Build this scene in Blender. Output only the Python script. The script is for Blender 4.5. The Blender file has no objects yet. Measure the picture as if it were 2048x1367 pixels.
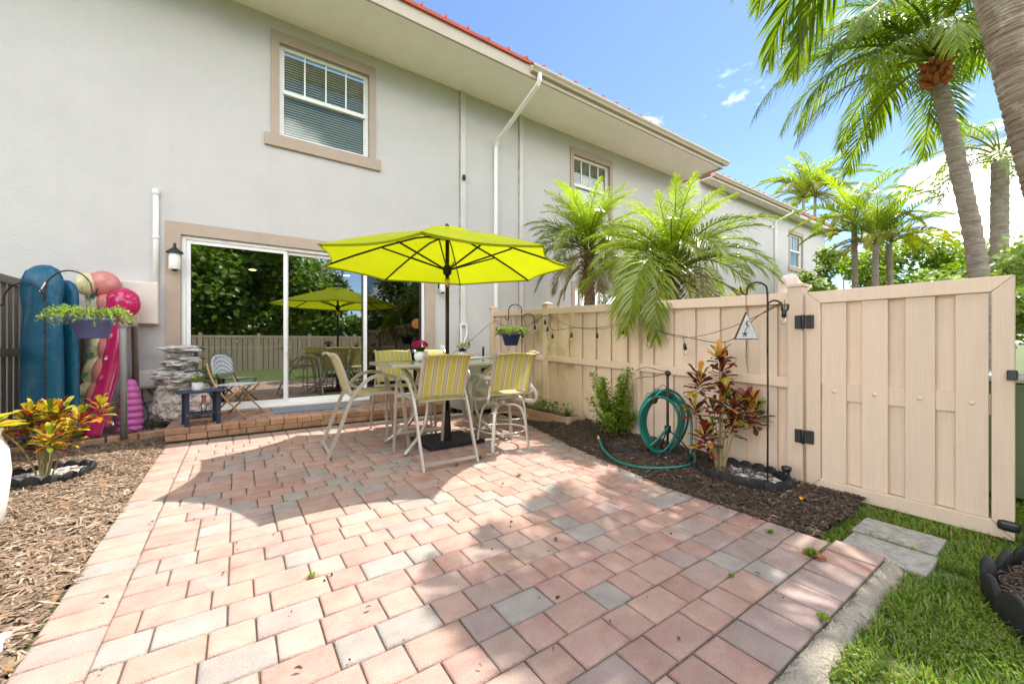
import bpy, bmesh, math, random
from mathutils import Vector, Matrix, noise
random.seed(7)
R = math.radians
SC = bpy.context.scene
COL = SC.collection

# ---------------------------------------------------------------- camera, sky, sun, exposure
cam_d = bpy.data.cameras.new('camera')
cam_d.lens = 14.0; cam_d.sensor_width = 36.0; cam_d.clip_start = 0.05; cam_d.clip_end = 2000
cam = bpy.data.objects.new('camera', cam_d); COL.objects.link(cam)
cam.location = (0, 0, 1.18); cam.rotation_euler = (R(90), 0, R(-34.7))
SC.camera = cam
SUN_TO = Vector((1.126, 0.066, 2.08)).normalized()          # towards the sun
sun_d = bpy.data.lights.new('sun', 'SUN'); sun_d.energy = 2.6; sun_d.angle = R(0.53); sun_d.color = (1.0, 0.95, 0.87)
sun = bpy.data.objects.new('sun', sun_d); COL.objects.link(sun)
sun.rotation_euler = (-SUN_TO).to_track_quat('-Z', 'Y').to_euler(); sun.location = (20, 2, 40)
W = bpy.data.worlds.new('World'); SC.world = W; W.use_nodes = True
nt = W.node_tree; nt.nodes.clear()
N = nt.nodes.new; L = nt.links.new
wo = N('ShaderNodeOutputWorld'); bg = N('ShaderNodeBackground'); sky = N('ShaderNodeTexSky')
sky.sky_type = 'NISHITA'; sky.sun_disc = False
sky.sun_elevation = math.asin(SUN_TO.z); sky.sun_rotation = math.atan2(SUN_TO.x, SUN_TO.y)
sky.air_density = 0.8; sky.dust_density = 0.1; sky.ozone_density = 3.0
bg.inputs[1].default_value = 0.075
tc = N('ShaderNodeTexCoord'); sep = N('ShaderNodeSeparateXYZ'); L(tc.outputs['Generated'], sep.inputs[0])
mp = N('ShaderNodeMapping'); mp.inputs['Scale'].default_value = (1, 1, 1.9); mp.inputs['Location'].default_value = (17.83, 19.994, 11.089)  # offset leaves the view mostly clear; denser unseen clouds added as fill light
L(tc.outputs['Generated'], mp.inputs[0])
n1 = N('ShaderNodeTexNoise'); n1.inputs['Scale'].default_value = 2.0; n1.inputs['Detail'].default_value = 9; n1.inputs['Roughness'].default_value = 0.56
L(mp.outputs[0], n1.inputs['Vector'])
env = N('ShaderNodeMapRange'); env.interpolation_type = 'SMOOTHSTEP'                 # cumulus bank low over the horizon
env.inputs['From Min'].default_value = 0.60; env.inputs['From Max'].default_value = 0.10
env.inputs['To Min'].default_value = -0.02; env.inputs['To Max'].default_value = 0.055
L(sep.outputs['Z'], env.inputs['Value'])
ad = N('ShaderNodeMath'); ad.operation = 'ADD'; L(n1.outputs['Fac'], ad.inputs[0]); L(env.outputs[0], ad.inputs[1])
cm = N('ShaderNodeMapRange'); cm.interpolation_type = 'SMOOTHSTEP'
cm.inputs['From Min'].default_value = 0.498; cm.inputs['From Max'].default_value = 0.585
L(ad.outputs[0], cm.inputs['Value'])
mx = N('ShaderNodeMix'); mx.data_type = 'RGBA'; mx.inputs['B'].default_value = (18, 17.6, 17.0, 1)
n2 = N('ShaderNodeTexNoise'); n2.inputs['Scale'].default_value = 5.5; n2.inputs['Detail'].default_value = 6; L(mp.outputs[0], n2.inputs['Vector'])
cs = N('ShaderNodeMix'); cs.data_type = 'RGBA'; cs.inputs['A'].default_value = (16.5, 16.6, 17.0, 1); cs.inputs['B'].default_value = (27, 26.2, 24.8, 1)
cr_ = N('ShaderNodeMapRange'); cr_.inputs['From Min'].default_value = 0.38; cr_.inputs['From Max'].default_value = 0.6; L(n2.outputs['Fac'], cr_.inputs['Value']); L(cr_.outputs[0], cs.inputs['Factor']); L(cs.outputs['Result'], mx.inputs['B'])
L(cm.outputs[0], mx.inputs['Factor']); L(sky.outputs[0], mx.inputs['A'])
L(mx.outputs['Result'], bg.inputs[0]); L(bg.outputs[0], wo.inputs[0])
SC.view_settings.view_transform = 'Standard'; SC.view_settings.look = 'None'
SC.view_settings.gamma = 1.0; SC.view_settings.use_curve_mapping = False
SC.view_settings.exposure = 1.88
SC.cycles.max_bounces = 12; SC.cycles.diffuse_bounces = 6; SC.cycles.transparent_max_bounces = 16

# ---------------------------------------------------------------- materials
MATS = {}
def newmat(name):
    m = bpy.data.materials.new(name); m.use_nodes = True; t = m.node_tree; t.nodes.clear(); MATS[name] = m
    return m, t, t.nodes.new, t.links.new
def rgba(c): return (c[0], c[1], c[2], 1)
def M(name, c, rough=0.6, var=0.12, scale=6.0, c2=None, bump=0.0, bscale=80.0, metal=0.0, spec=0.4, ov=0.0, ramp=None, transl=0.0, stretch=None, coat=0.0, stain=None, tcol=None, bdist=0.01, speck=None, streak=None):
    """procedural surface: noise mottling between two tones, optional relief, per-object or per-piece variation"""
    m, t, N, L = newmat(name)
    out = N('ShaderNodeOutputMaterial'); p = N('ShaderNodeBsdfPrincipled')
    p.inputs['Roughness'].default_value = rough; p.inputs['Metallic'].default_value = metal
    p.inputs['Specular IOR Level'].default_value = spec; p.inputs['Coat Weight'].default_value = coat
    tcn = N('ShaderNodeTexCoord'); geo = N('ShaderNodeNewGeometry')
    vec = geo.outputs['Position']
    if stretch:
        mp = N('ShaderNodeMapping'); mp.inputs['Scale'].default_value = stretch; L(tcn.outputs['Object'], mp.inputs[0]); vec = mp.outputs[0]
    n = N('ShaderNodeTexNoise'); n.inputs['Scale'].default_value = scale; n.inputs['Detail'].default_value = 5; n.inputs['Roughness'].default_value = 0.6
    L(vec, n.inputs['Vector'])
    mixn = N('ShaderNodeMix'); mixn.data_type = 'RGBA'
    mr = N('ShaderNodeMapRange'); mr.inputs['From Min'].default_value = 0.32; mr.inputs['From Max'].default_value = 0.68
    L(n.outputs['Fac'], mr.inputs['Value']); L(mr.outputs[0], mixn.inputs['Factor'])
    if ramp:
        rp = N('ShaderNodeValToRGB'); els = rp.color_ramp.elements
        while len(els) < len(ramp): els.new(0.5)
        for i, col in enumerate(ramp): els[i].position = i / max(1, len(ramp) - 1); els[i].color = rgba(col)
        if ov > 0.5:
            oi = N('ShaderNodeObjectInfo'); L(oi.outputs['Random'], rp.inputs[0])
        else: L(geo.outputs['Random Per Island'], rp.inputs[0])
        vm = N('ShaderNodeMix'); vm.data_type = 'RGBA'; vm.blend_type = 'MULTIPLY'; vm.inputs['Factor'].default_value = 1
        mixn.inputs['A'].default_value = (1 - var, 1 - var, 1 - var, 1); mixn.inputs['B'].default_value = (1 + var * .6, 1 + var * .6, 1 + var * .6, 1)
        L(rp.outputs[0], vm.inputs['A']); L(mixn.outputs['Result'], vm.inputs['B']); col = vm.outputs['Result']
    else:
        a = tuple(x * (1 - var) for x in c); b = c2 or tuple(min(1, x * (1 + var)) for x in c)
        mixn.inputs['A'].default_value = rgba(a); mixn.inputs['B'].default_value = rgba(b); col = mixn.outputs['Result']
        if ov:
            oi = N('ShaderNodeObjectInfo'); hv = N('ShaderNodeHueSaturation')
            m2 = N('ShaderNodeMapRange'); m2.inputs['To Min'].default_value = 1 - ov; m2.inputs['To Max'].default_value = 1 + ov
            L(oi.outputs['Random'], m2.inputs['Value']); L(m2.outputs[0], hv.inputs['Value']); L(col, hv.inputs['Color']); col = hv.outputs[0]
    if stain:
        sc, amt, scol = stain
        n3 = N('ShaderNodeTexNoise'); n3.inputs['Scale'].default_value = sc; n3.inputs['Detail'].default_value = 7; n3.inputs['Roughness'].default_value = 0.65
        L(geo.outputs['Position'], n3.inputs['Vector'])
        m3 = N('ShaderNodeMapRange'); m3.inputs['From Min'].default_value = 0.5; m3.inputs['From Max'].default_value = 0.75; m3.inputs['To Max'].default_value = amt
        L(n3.outputs['Fac'], m3.inputs['Value'])
        ms = N('ShaderNodeMix'); ms.data_type = 'RGBA'; ms.inputs['B'].default_value = rgba(scol)
        L(m3.outputs[0], ms.inputs['Factor']); L(col, ms.inputs['A']); col = ms.outputs['Result']
    if speck:                                                    # fine aggregate
        ssc, samt = speck
        n4 = N('ShaderNodeTexNoise'); n4.inputs['Scale'].default_value = ssc; n4.inputs['Detail'].default_value = 2; L(geo.outputs['Position'], n4.inputs['Vector'])
        m4 = N('ShaderNodeMapRange'); m4.inputs['From Min'].default_value = 0.3; m4.inputs['From Max'].default_value = 0.7; m4.inputs['To Min'].default_value = 1 - samt; m4.inputs['To Max'].default_value = 1 + samt
        L(n4.outputs['Fac'], m4.inputs['Value']); hs4 = N('ShaderNodeHueSaturation'); L(m4.outputs[0], hs4.inputs['Value']); L(col, hs4.inputs['Color']); col = hs4.outputs[0]
    if streak:                                                   # rain streaks and grime running down
        kx, amt, scol = streak
        mp5 = N('ShaderNodeMapping'); mp5.inputs['Scale'].default_value = (kx, kx, kx * .05); L(geo.outputs['Position'], mp5.inputs[0])
        n5 = N('ShaderNodeTexNoise'); n5.inputs['Scale'].default_value = 1.0; n5.inputs['Detail'].default_value = 6; n5.inputs['Roughness'].default_value = 0.7; L(mp5.outputs[0], n5.inputs['Vector'])
        m5 = N('ShaderNodeMapRange'); m5.inputs['From Min'].default_value = 0.52; m5.inputs['From Max'].default_value = 0.8; m5.inputs['To Max'].default_value = amt; L(n5.outputs['Fac'], m5.inputs['Value'])
        x5 = N('ShaderNodeMix'); x5.data_type = 'RGBA'; x5.inputs['B'].default_value = rgba(scol); L(m5.outputs[0], x5.inputs['Factor']); L(col, x5.inputs['A']); col = x5.outputs['Result']
    L(col, p.inputs['Base Color'])
    if bump:
        n2 = N('ShaderNodeTexNoise'); n2.inputs['Scale'].default_value = bscale; n2.inputs['Detail'].default_value = 4
        L(vec, n2.inputs['Vector'])
        bp = N('ShaderNodeBump'); bp.inputs['Strength'].default_value = bump; bp.inputs['Distance'].default_value = bdist
        L(n2.outputs['Fac'], bp.inputs['Height']); L(bp.outputs[0], p.inputs['Normal'])
    sh = p.outputs[0]
    if transl:
        tr = N('ShaderNodeBsdfTranslucent'); ms2 = N('ShaderNodeMixShader'); ms2.inputs[0].default_value = transl
        if tcol:
            tm = N('ShaderNodeMix'); tm.data_type = 'RGBA'; tm.blend_type = 'MULTIPLY'; tm.inputs['Factor'].default_value = 1
            tm.inputs['B'].default_value = rgba(tcol); L(col, tm.inputs['A']); L(tm.outputs['Result'], tr.inputs[0])
        else: L(col, tr.inputs[0])
        L(p.outputs[0], ms2.inputs[1]); L(tr.outputs[0], ms2.inputs[2]); sh = ms2.outputs[0]
    L(sh, out.inputs[0])
    return m
def glassM(name, tint, refl, rough=0.0):
    m, t, N, L = newmat(name)
    out = N('ShaderNodeOutputMaterial'); tr = N('ShaderNodeBsdfTransparent'); gl = N('ShaderNodeBsdfGlossy'); mx = N('ShaderNodeMixShader')
    tr.inputs[0].default_value = rgba(tint); gl.inputs['Roughness'].default_value = rough; gl.inputs[0].default_value = (0.92, 0.97, 0.94, 1)
    fr = N('ShaderNodeFresnel'); fr.inputs[0].default_value = 1.5
    ad = N('ShaderNodeMath'); ad.operation = 'ADD'; ad.use_clamp = True; ad.inputs[1].default_value = refl; L(fr.outputs[0], ad.inputs[0])
    L(ad.outputs[0], mx.inputs[0]); L(tr.outputs[0], mx.inputs[1]); L(gl.outputs[0], mx.inputs[2]); L(mx.outputs[0], out.inputs[0])
    return m
def emitM(name, c, s):
    m, t, N, L = newmat(name)
    out = N('ShaderNodeOutputMaterial'); e = N('ShaderNodeEmission'); e.inputs[0].default_value = rgba(c); e.inputs[1].default_value = s; L(e.outputs[0], out.inputs[0])
    return m
def stripeM(name, period, stops, transl=0.25):
    """woven sling: stripes across the local x axis"""
    m, t, N, L = newmat(name)
    out = N('ShaderNodeOutputMaterial'); p = N('ShaderNodeBsdfPrincipled'); p.inputs['Roughness'].default_value = 0.75
    tcn = N('ShaderNodeTexCoord'); s = N('ShaderNodeSeparateXYZ'); L(tcn.outputs['Object'], s.inputs[0])
    d = N('ShaderNodeMath'); d.operation = 'DIVIDE'; d.inputs[1].default_value = period; L(s.outputs[0], d.inputs[0])
    a = N('ShaderNodeMath'); a.operation = 'ADD'; a.inputs[1].default_value = 20.5; L(d.outputs[0], a.inputs[0])
    fr = N('ShaderNodeMath'); fr.operation = 'FRACT'; L(a.outputs[0], fr.inputs[0])
    rp = N('ShaderNodeValToRGB'); rp.color_ramp.interpolation = 'CONSTANT'; els = rp.color_ramp.elements
    while len(els) < len(stops): els.new(0.5)
    for i, (pos, c) in enumerate(stops): els[i].position = pos; els[i].color = rgba(c)
    L(fr.outputs[0], rp.inputs[0])
    wv = N('ShaderNodeTexNoise'); wv.inputs['Scale'].default_value = 400; L(tcn.outputs['Object'], wv.inputs['Vector'])
    bp = N('ShaderNodeBump'); bp.inputs['Strength'].default_value = 0.3; bp.inputs['Distance'].default_value = 0.002; L(wv.outputs['Fac'], bp.inputs['Height']); L(bp.outputs[0], p.inputs['Normal'])
    L(rp.outputs[0], p.inputs['Base Color'])
    tr = N('ShaderNodeBsdfTranslucent'); L(rp.outputs[0], tr.inputs[0]); ms = N('ShaderNodeMixShader'); ms.inputs[0].default_value = transl
    L(p.outputs[0], ms.inputs[1]); L(tr.outputs[0], ms.inputs[2]); L(ms.outputs[0], out.inputs[0])
    return m

M('stucco', (0.525, 0.508, 0.495), 0.9, 0.03, 2.0, streak=(2.6, 0.22, (0.40, 0.385, 0.355)), bump=0.55, bscale=46, spec=0.15, stain=(1.3, 0.10, (0.44, 0.42, 0.385)), bdist=0.016)
M('soffit', (0.90, 0.865, 0.81), 0.85, 0.03, 3.0, bump=0.2, bscale=60, spec=0.15)
M('trim_tan', (0.42, 0.335, 0.27), 0.85, 0.05, 5.0, bump=0.3, bscale=70, spec=0.2)
M('white_paint', (0.78, 0.77, 0.74), 0.5, 0.04, 4.0, stain=(3.0, 0.12, (0.6, 0.58, 0.53)))
M('white_vinyl', (0.80, 0.80, 0.79), 0.35, 0.03, 6.0)
M('gutter_beige', (0.46, 0.395, 0.31), 0.45, 0.04, 3.0)
M('roof_red', (0.42, 0.07, 0.035), 0.5, 0.12, 3.0)
M('joint_dirt', (0.34, 0.31, 0.26), 0.9, 0.3, 6, streak=(9.0, 0.6, (0.5, 0.48, 0.44)))
M('pilaster', (0.60, 0.58, 0.55), 0.85, 0.05, 3.0, bump=0.3, bscale=60, stain=(2.2, 0.35, (0.45, 0.42, 0.36)))
M('blind_slat', (0.66, 0.70, 0.56), 0.6, 0.05, 3.0)
M('screen_dark', (0.03, 0.03, 0.03), 0.7, 0.1, 3)
glassM('door_glass', (0.34, 0.42, 0.36), 0.36)
glassM('window_glass', (0.80, 0.86, 0.78), 0.06)
glassM('screen_glass', (0.10, 0.11, 0.11), 0.045, 0.0)
glassM('bulb_glass', (0.93, 0.93, 0.90), 0.03)
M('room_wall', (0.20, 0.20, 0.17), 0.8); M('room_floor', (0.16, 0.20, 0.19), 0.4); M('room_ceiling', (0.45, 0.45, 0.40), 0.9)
M('dark_wood', (0.03, 0.025, 0.02), 0.5); emitM('lamp_glow', (1.0, 0.80, 0.5), 9.0); emitM('pendant_glow', (1.0, 0.36, 0.10), 0.75)
for nm, c, c2 in [('pink', (0.363, 0.209, 0.167), (0.391, 0.256, 0.214)), ('peach', (0.377, 0.233, 0.177), (0.395, 0.265, 0.214)), ('tan', (0.353, 0.242, 0.195), (0.372, 0.274, 0.228)),
                  ('grey', (0.279, 0.244, 0.216), (0.326, 0.284, 0.251)), ('rose', (0.349, 0.186, 0.144), (0.381, 0.237, 0.191)), ('mauve', (0.302, 0.219, 0.191), (0.358, 0.265, 0.233))]:
    M('paver_' + nm, c, 0.93, 0.14, 6.5, c2=c2, bump=1.0, bscale=150, ov=0.09, spec=0.2, stain=(10.0, 0.75, (0.285, 0.24, 0.21)), bdist=0.005, speck=(330, 0.16))
M('step_brick', (0.40, 0.20, 0.115), 0.92, 0.16, 6.0, c2=(0.46, 0.29, 0.185), bump=0.8, bscale=150, ov=0.16, spec=0.2, stain=(9.0, 0.5, (0.27, 0.21, 0.155)), bdist=0.004)
M('joint_sand', (0.10, 0.078, 0.058), 0.95, 0.25, 30, bump=0.6, bscale=200, stain=(2.0, 0.6, (0.06, 0.055, 0.03)))
M('concrete', (0.36, 0.315, 0.25), 0.95, 0.3, 12, bump=1.0, bscale=60, stain=(6.0, 0.8, (0.13, 0.11, 0.085)), bdist=0.02)
M('stone_plank', (0.345, 0.325, 0.28), 0.92, 0.22, 25, bump=0.9, bscale=120, stain=(14.0, 0.6, (0.14, 0.12, 0.10)), bdist=0.008)
M('soil', (0.075, 0.055, 0.038), 1.0, 0.35, 14, bump=1.0, bscale=50, bdist=0.03)
M('lawn_soil', (0.085, 0.11, 0.035), 1.0, 0.4, 10, bump=1.0, bscale=40, bdist=0.03)
M('mulch_base_tan', (0.22, 0.15, 0.10), 1.0, 0.4, 25, bump=1.0, bscale=70, bdist=0.03)
M('mulch_chip_tan', (0, 0, 0), 0.9, 0.2, 20, ramp=[(0.10, 0.065, 0.042), (0.20, 0.135, 0.088), (0.29, 0.205, 0.14), (0.155, 0.105, 0.07), (0.40, 0.31, 0.225)], spec=0.2)
M('mulch_chip_dark', (0, 0, 0), 0.9, 0.2, 20, ramp=[(0.035, 0.024, 0.018), (0.07, 0.047, 0.034), (0.11, 0.075, 0.052), (0.055, 0.04, 0.03), (0.17, 0.12, 0.085)], spec=0.2)
M('fence_beige', (0.665, 0.515, 0.385), 0.55, 0.05, 4, bump=0.12, bscale=30, stretch=(30, 30, 0.6), spec=0.3, ov=0.05, stain=(9.0, 0.16, (0.44, 0.35, 0.25)), streak=(9.0, 0.25, (0.50, 0.40, 0.28)))
M('fence_algae', (0.66, 0.515, 0.37), 0.6, 0.05, 4, stain=(3.2, 0.85, (0.30, 0.27, 0.10)), spec=0.3)
M('fence_taupe', (0.20, 0.175, 0.15), 0.6, 0.06, 4, spec=0.3)
M('black_plastic', (0.014, 0.014, 0.015), 0.42, 0.1, 8, spec=0.5)
M('black_rubber', (0.012, 0.0115, 0.012), 0.7, 0.3, 15, bump=0.3, bscale=80)
M('iron', (0.035, 0.027, 0.022), 0.55, 0.4, 30, c2=(0.10, 0.06, 0.035), metal=0.5, bump=0.3, bscale=150)
M('umbrella_lime', (0.325, 0.375, 0.012), 0.85, 0.05, 3, transl=0.56, spec=0.12, tcol=(1.02, 0.96, 0.4), bump=0.35, bscale=7, bdist=0.02)
M('bronze', (0.022, 0.017, 0.014), 0.35, 0.1, 8, metal=0.6)
M('brass', (0.60, 0.45, 0.16), 0.3, 0.1, 8, metal=0.9)
M('aluminium', (0.50, 0.45, 0.39), 0.38, 0.08, 8, metal=0.45, spec=0.5)
M('table_glass', (0.27, 0.31, 0.28), 0.12, 0.08, 4, spec=0.6)
G = (0.56, 0.485, 0.125); Wt = (0.78, 0.74, 0.60); Dk = (0.13, 0.11, 0.13); Cr = (0.70, 0.64, 0.36)
stripeM('sling', 0.123, [(0.0, G), (0.40, Wt), (0.44, G), (0.53, Dk), (0.565, Wt), (0.605, Dk), (0.64, Wt), (0.68, Dk), (0.715, Wt), (0.755, Dk), (0.79, G), (0.86, Wt), (0.90, G)])
M('mat_blue', (0.20, 0.235, 0.30), 0.95, 0.18, 60, bump=0.6, bscale=300)
M('navy', (0.018, 0.028, 0.065), 0.55, 0.1, 8)
M('bamboo', (0.50, 0.27, 0.10), 0.5, 0.2, 20, stretch=(40, 40, 3))
M('white_ceramic', (0.80, 0.79, 0.76), 0.35, 0.05, 40, bump=0.15, bscale=60)
M('rock', (0.44, 0.365, 0.325), 0.9, 0.3, 9, c2=(0.64, 0.58, 0.53), bump=0.8, bscale=30, stain=(4.0, 0.5, (0.33, 0.20, 0.17)), bdist=0.03)
M('rock_slab', (0.50, 0.475, 0.45), 0.85, 0.22, 7, c2=(0.66, 0.63, 0.60), bump=0.8, bscale=35, stain=(5.0, 0.4, (0.25, 0.23, 0.24)), bdist=0.02)
M('pebble', (0, 0, 0), 0.55, 0.1, 15, ramp=[(0.16, 0.16, 0.17), (0.34, 0.325, 0.30), (0.45, 0.435, 0.41), (0.23, 0.225, 0.225), (0.50, 0.48, 0.45)])
M('river_dark', (0, 0, 0), 0.55, 0.1, 15, ramp=[(0.10, 0.10, 0.11), (0.22, 0.22, 0.23), (0.32, 0.31, 0.30), (0.14, 0.14, 0.15)])
M('float_blue', (0.003, 0.085, 0.155), 0.42, 0.12, 3, spec=0.35, bump=0.5, bscale=9, bdist=0.03)
M('float_pink', (0.62, 0.215, 0.19), 0.35, 0.06, 3, bump=0.4, bscale=14, bdist=0.02, spec=0.6, coat=0.3, transl=0.15)
M('float_pale', (0.70, 0.52, 0.49), 0.4, 0.05, 3)
M('float_orchid', (0.62, 0.13, 0.42), 0.35, 0.06, 3, coat=0.3)
M('float_leafy', (0.66, 0.62, 0.40), 0.35, 0.05, 3, coat=0.3)
M('leaf_print', (0.045, 0.16, 0.055), 0.4, 0.3, 8, coat=0.3)
M('pvc_grey', (0.27, 0.25, 0.23), 0.5, 0.06, 8)
M('utility_beige', (0.66, 0.60, 0.53), 0.5, 0.03, 6)
M('hose_green', (0.004, 0.135, 0.105), 0.35, 0.12, 20, spec=0.6)
M('pot_blue', (0.03, 0.045, 0.15), 0.5, 0.06, 8); M('pot_periwinkle', (0.115, 0.135, 0.36), 0.5, 0.06, 8)
M('cedar', (0.42, 0.27, 0.175), 0.8, 0.12, 4, stretch=(3, 40, 40), bump=0.3, bscale=30); M('cedar_block', (0.44, 0.32, 0.25), 0.8, 0.08, 8)
M('chime_white', (0.52, 0.53, 0.53), 0.5, 0.12, 25); M('chime_bronze', (0.16, 0.08, 0.03), 0.4, 0.2, 20, metal=0.7)
M('deck_box', (0.33, 0.36, 0.30), 0.5, 0.06, 5); M('deck_box_lid', (0.40, 0.44, 0.38), 0.45, 0.05, 5)
M('bin_green', (0.13, 0.17, 0.09), 0.5, 0.06, 5)
M('trunk_grey', (0.30, 0.25, 0.205), 0.95, 0.30, 4, c2=(0.42, 0.36, 0.30), bump=1.0, bscale=9, stretch=(1.2, 1.2, 9), stain=(6.0, 0.7, (0.17, 0.12, 0.08)), bdist=0.03)
M('trunk_lichen', (0.23, 0.165, 0.12), 0.95, 0.35, 2.2, c2=(0.36, 0.28, 0.21), bump=1.0, bscale=3.0, stretch=(1.6, 1.6, 16), stain=(5.5, 0.8, (0.50, 0.50, 0.40)), bdist=0.03)
M('trunk_brown', (0.13, 0.075, 0.04), 0.95, 0.4, 14, c2=(0.26, 0.16, 0.09), bump=1.0, bscale=40, bdist=0.03)
M('fiber_orange', (0.42, 0.14, 0.04), 0.9, 0.4, 18, bump=1.0, bscale=50, bdist=0.02)
M('bark', (0.10, 0.07, 0.045), 0.95, 0.3, 12, bump=1, bscale=30, bdist=0.02)
M('stem_tan', (0.30, 0.24, 0.12), 0.8, 0.2, 30)
def leaf(name, cols, transl=0.4, rough=0.4, spec=0.45, ov=0.0, tcol=(1.1, 1.25, 0.45)): M(name, (0, 0, 0), rough, 0.25, 2.5, ramp=cols, transl=transl, spec=spec, ov=ov, tcol=tcol)
leaf('leaf_palm', [(0.17, 0.235, 0.02), (0.27, 0.33, 0.025), (0.20, 0.26, 0.025), (0.38, 0.42, 0.035)], 0.5, 0.26, 0.8)
leaf('leaf_palm_new', [(0.27, 0.37, 0.015), (0.40, 0.47, 0.02), (0.33, 0.42, 0.02)], 0.55, 0.28, 0.7)
leaf('leaf_palm_old', [(0.125, 0.15, 0.04), (0.18, 0.19, 0.045), (0.27, 0.20, 0.045), (0.13, 0.155, 0.04)], 0.35, 0.28, 0.8)
leaf('leaf_palm_dry', [(0.30, 0.20, 0.055), (0.40, 0.29, 0.06), (0.17, 0.17, 0.04)], 0.35)
leaf('leaf_areca', [(0.34, 0.30, 0.025), (0.22, 0.28, 0.025), (0.44, 0.34, 0.03)], 0.5)
leaf('leaf_coconut', [(0.11, 0.195, 0.015), (0.20, 0.28, 0.015), (0.28, 0.33, 0.02), (0.085, 0.15, 0.02)], 0.5)
leaf('leaf_bright', [(0.13, 0.22, 0.016), (0.20, 0.29, 0.02), (0.25, 0.32, 0.022), (0.09, 0.16, 0.018)], 0.5)
leaf('leaf_shrub', [(0.12, 0.23, 0.022), (0.20, 0.31, 0.025), (0.27, 0.36, 0.03)], 0.45)
leaf('leaf_dark', [(0.03, 0.075, 0.014), (0.05, 0.105, 0.018), (0.075, 0.135, 0.02)], 0.35)
leaf('leaf_hedge', [(0.08, 0.16, 0.014), (0.13, 0.23, 0.018), (0.20, 0.28, 0.025)], 0.4)
leaf('leaf_light', [(0.24, 0.32, 0.06), (0.38, 0.46, 0.14), (0.16, 0.25, 0.04)], 0.4)
leaf('grass_blade', [(0.07, 0.16, 0.012), (0.12, 0.24, 0.016), (0.20, 0.31, 0.025), (0.28, 0.33, 0.05), (0.30, 0.25, 0.11)], 0.4)
leaf('croton_red', [(0.32, 0.03, 0.02), (0.19, 0.02, 0.02), (0.42, 0.075, 0.02)], 0.35, 0.3, tcol=(1.3, 0.9, 0.6))
leaf('croton_maroon', [(0.12, 0.022, 0.022), (0.075, 0.022, 0.02), (0.18, 0.035, 0.022)], 0.25, 0.3, tcol=(1.3, 0.9, 0.6))
leaf('croton_orange', [(0.55, 0.16, 0.012), (0.62, 0.30, 0.02), (0.45, 0.09, 0.015)], 0.4, 0.3, tcol=(1.1, 1.0, 0.6))
leaf('croton_green', [(0.10, 0.17, 0.022), (0.17, 0.24, 0.025), (0.07, 0.12, 0.025)], 0.35, 0.3)
leaf('croton_yellow', [(0.56, 0.47, 0.03), (0.46, 0.42, 0.035), (0.60, 0.40, 0.03)], 0.4, 0.3, tcol=(1.1, 1.0, 0.6))
leaf('petal_magenta', [(0.55, 0.012, 0.16), (0.65, 0.03, 0.22), (0.45, 0.01, 0.11)], 0.3, 0.6, tcol=(1.2, .8, .9))
leaf('petal_white', [(0.75, 0.72, 0.50), (0.82, 0.80, 0.64), (0.65, 0.66, 0.40)], 0.3, 0.6, tcol=(1, 1, .9))
leaf('petal_violet', [(0.22, 0.23, 0.62), (0.35, 0.34, 0.72), (0.15, 0.15, 0.50)], 0.3, 0.6, tcol=(1, 1, 1.1))
# clear magenta vinyl
m, t, N, L = newmat('vinyl_magenta')
o_ = N('ShaderNodeOutputMaterial'); tr_ = N('ShaderNodeBsdfTransparent'); tr_.inputs[0].default_value = (0.95, 0.16, 0.36, 1)
p_ = N('ShaderNodeBsdfPrincipled'); p_.inputs['Base Color'].default_value = (0.62, 0.03, 0.17, 1); p_.inputs['Roughness'].default_value = 0.12; p_.inputs['Coat Weight'].default_value = 0.5
mm_ = N('ShaderNodeMixShader'); nz_ = N('ShaderNodeTexNoise'); nz_.inputs['Scale'].default_value = 9
mr_ = N('ShaderNodeMapRange'); mr_.inputs['To Min'].default_value = 0.45; mr_.inputs['To Max'].default_value = 0.75; L(nz_.outputs['Fac'], mr_.inputs['Value']); L(mr_.outputs[0], mm_.inputs[0])
L(tr_.outputs[0], mm_.inputs[1]); L(p_.outputs[0], mm_.inputs[2]); L(mm_.outputs[0], o_.inputs[0])
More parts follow.
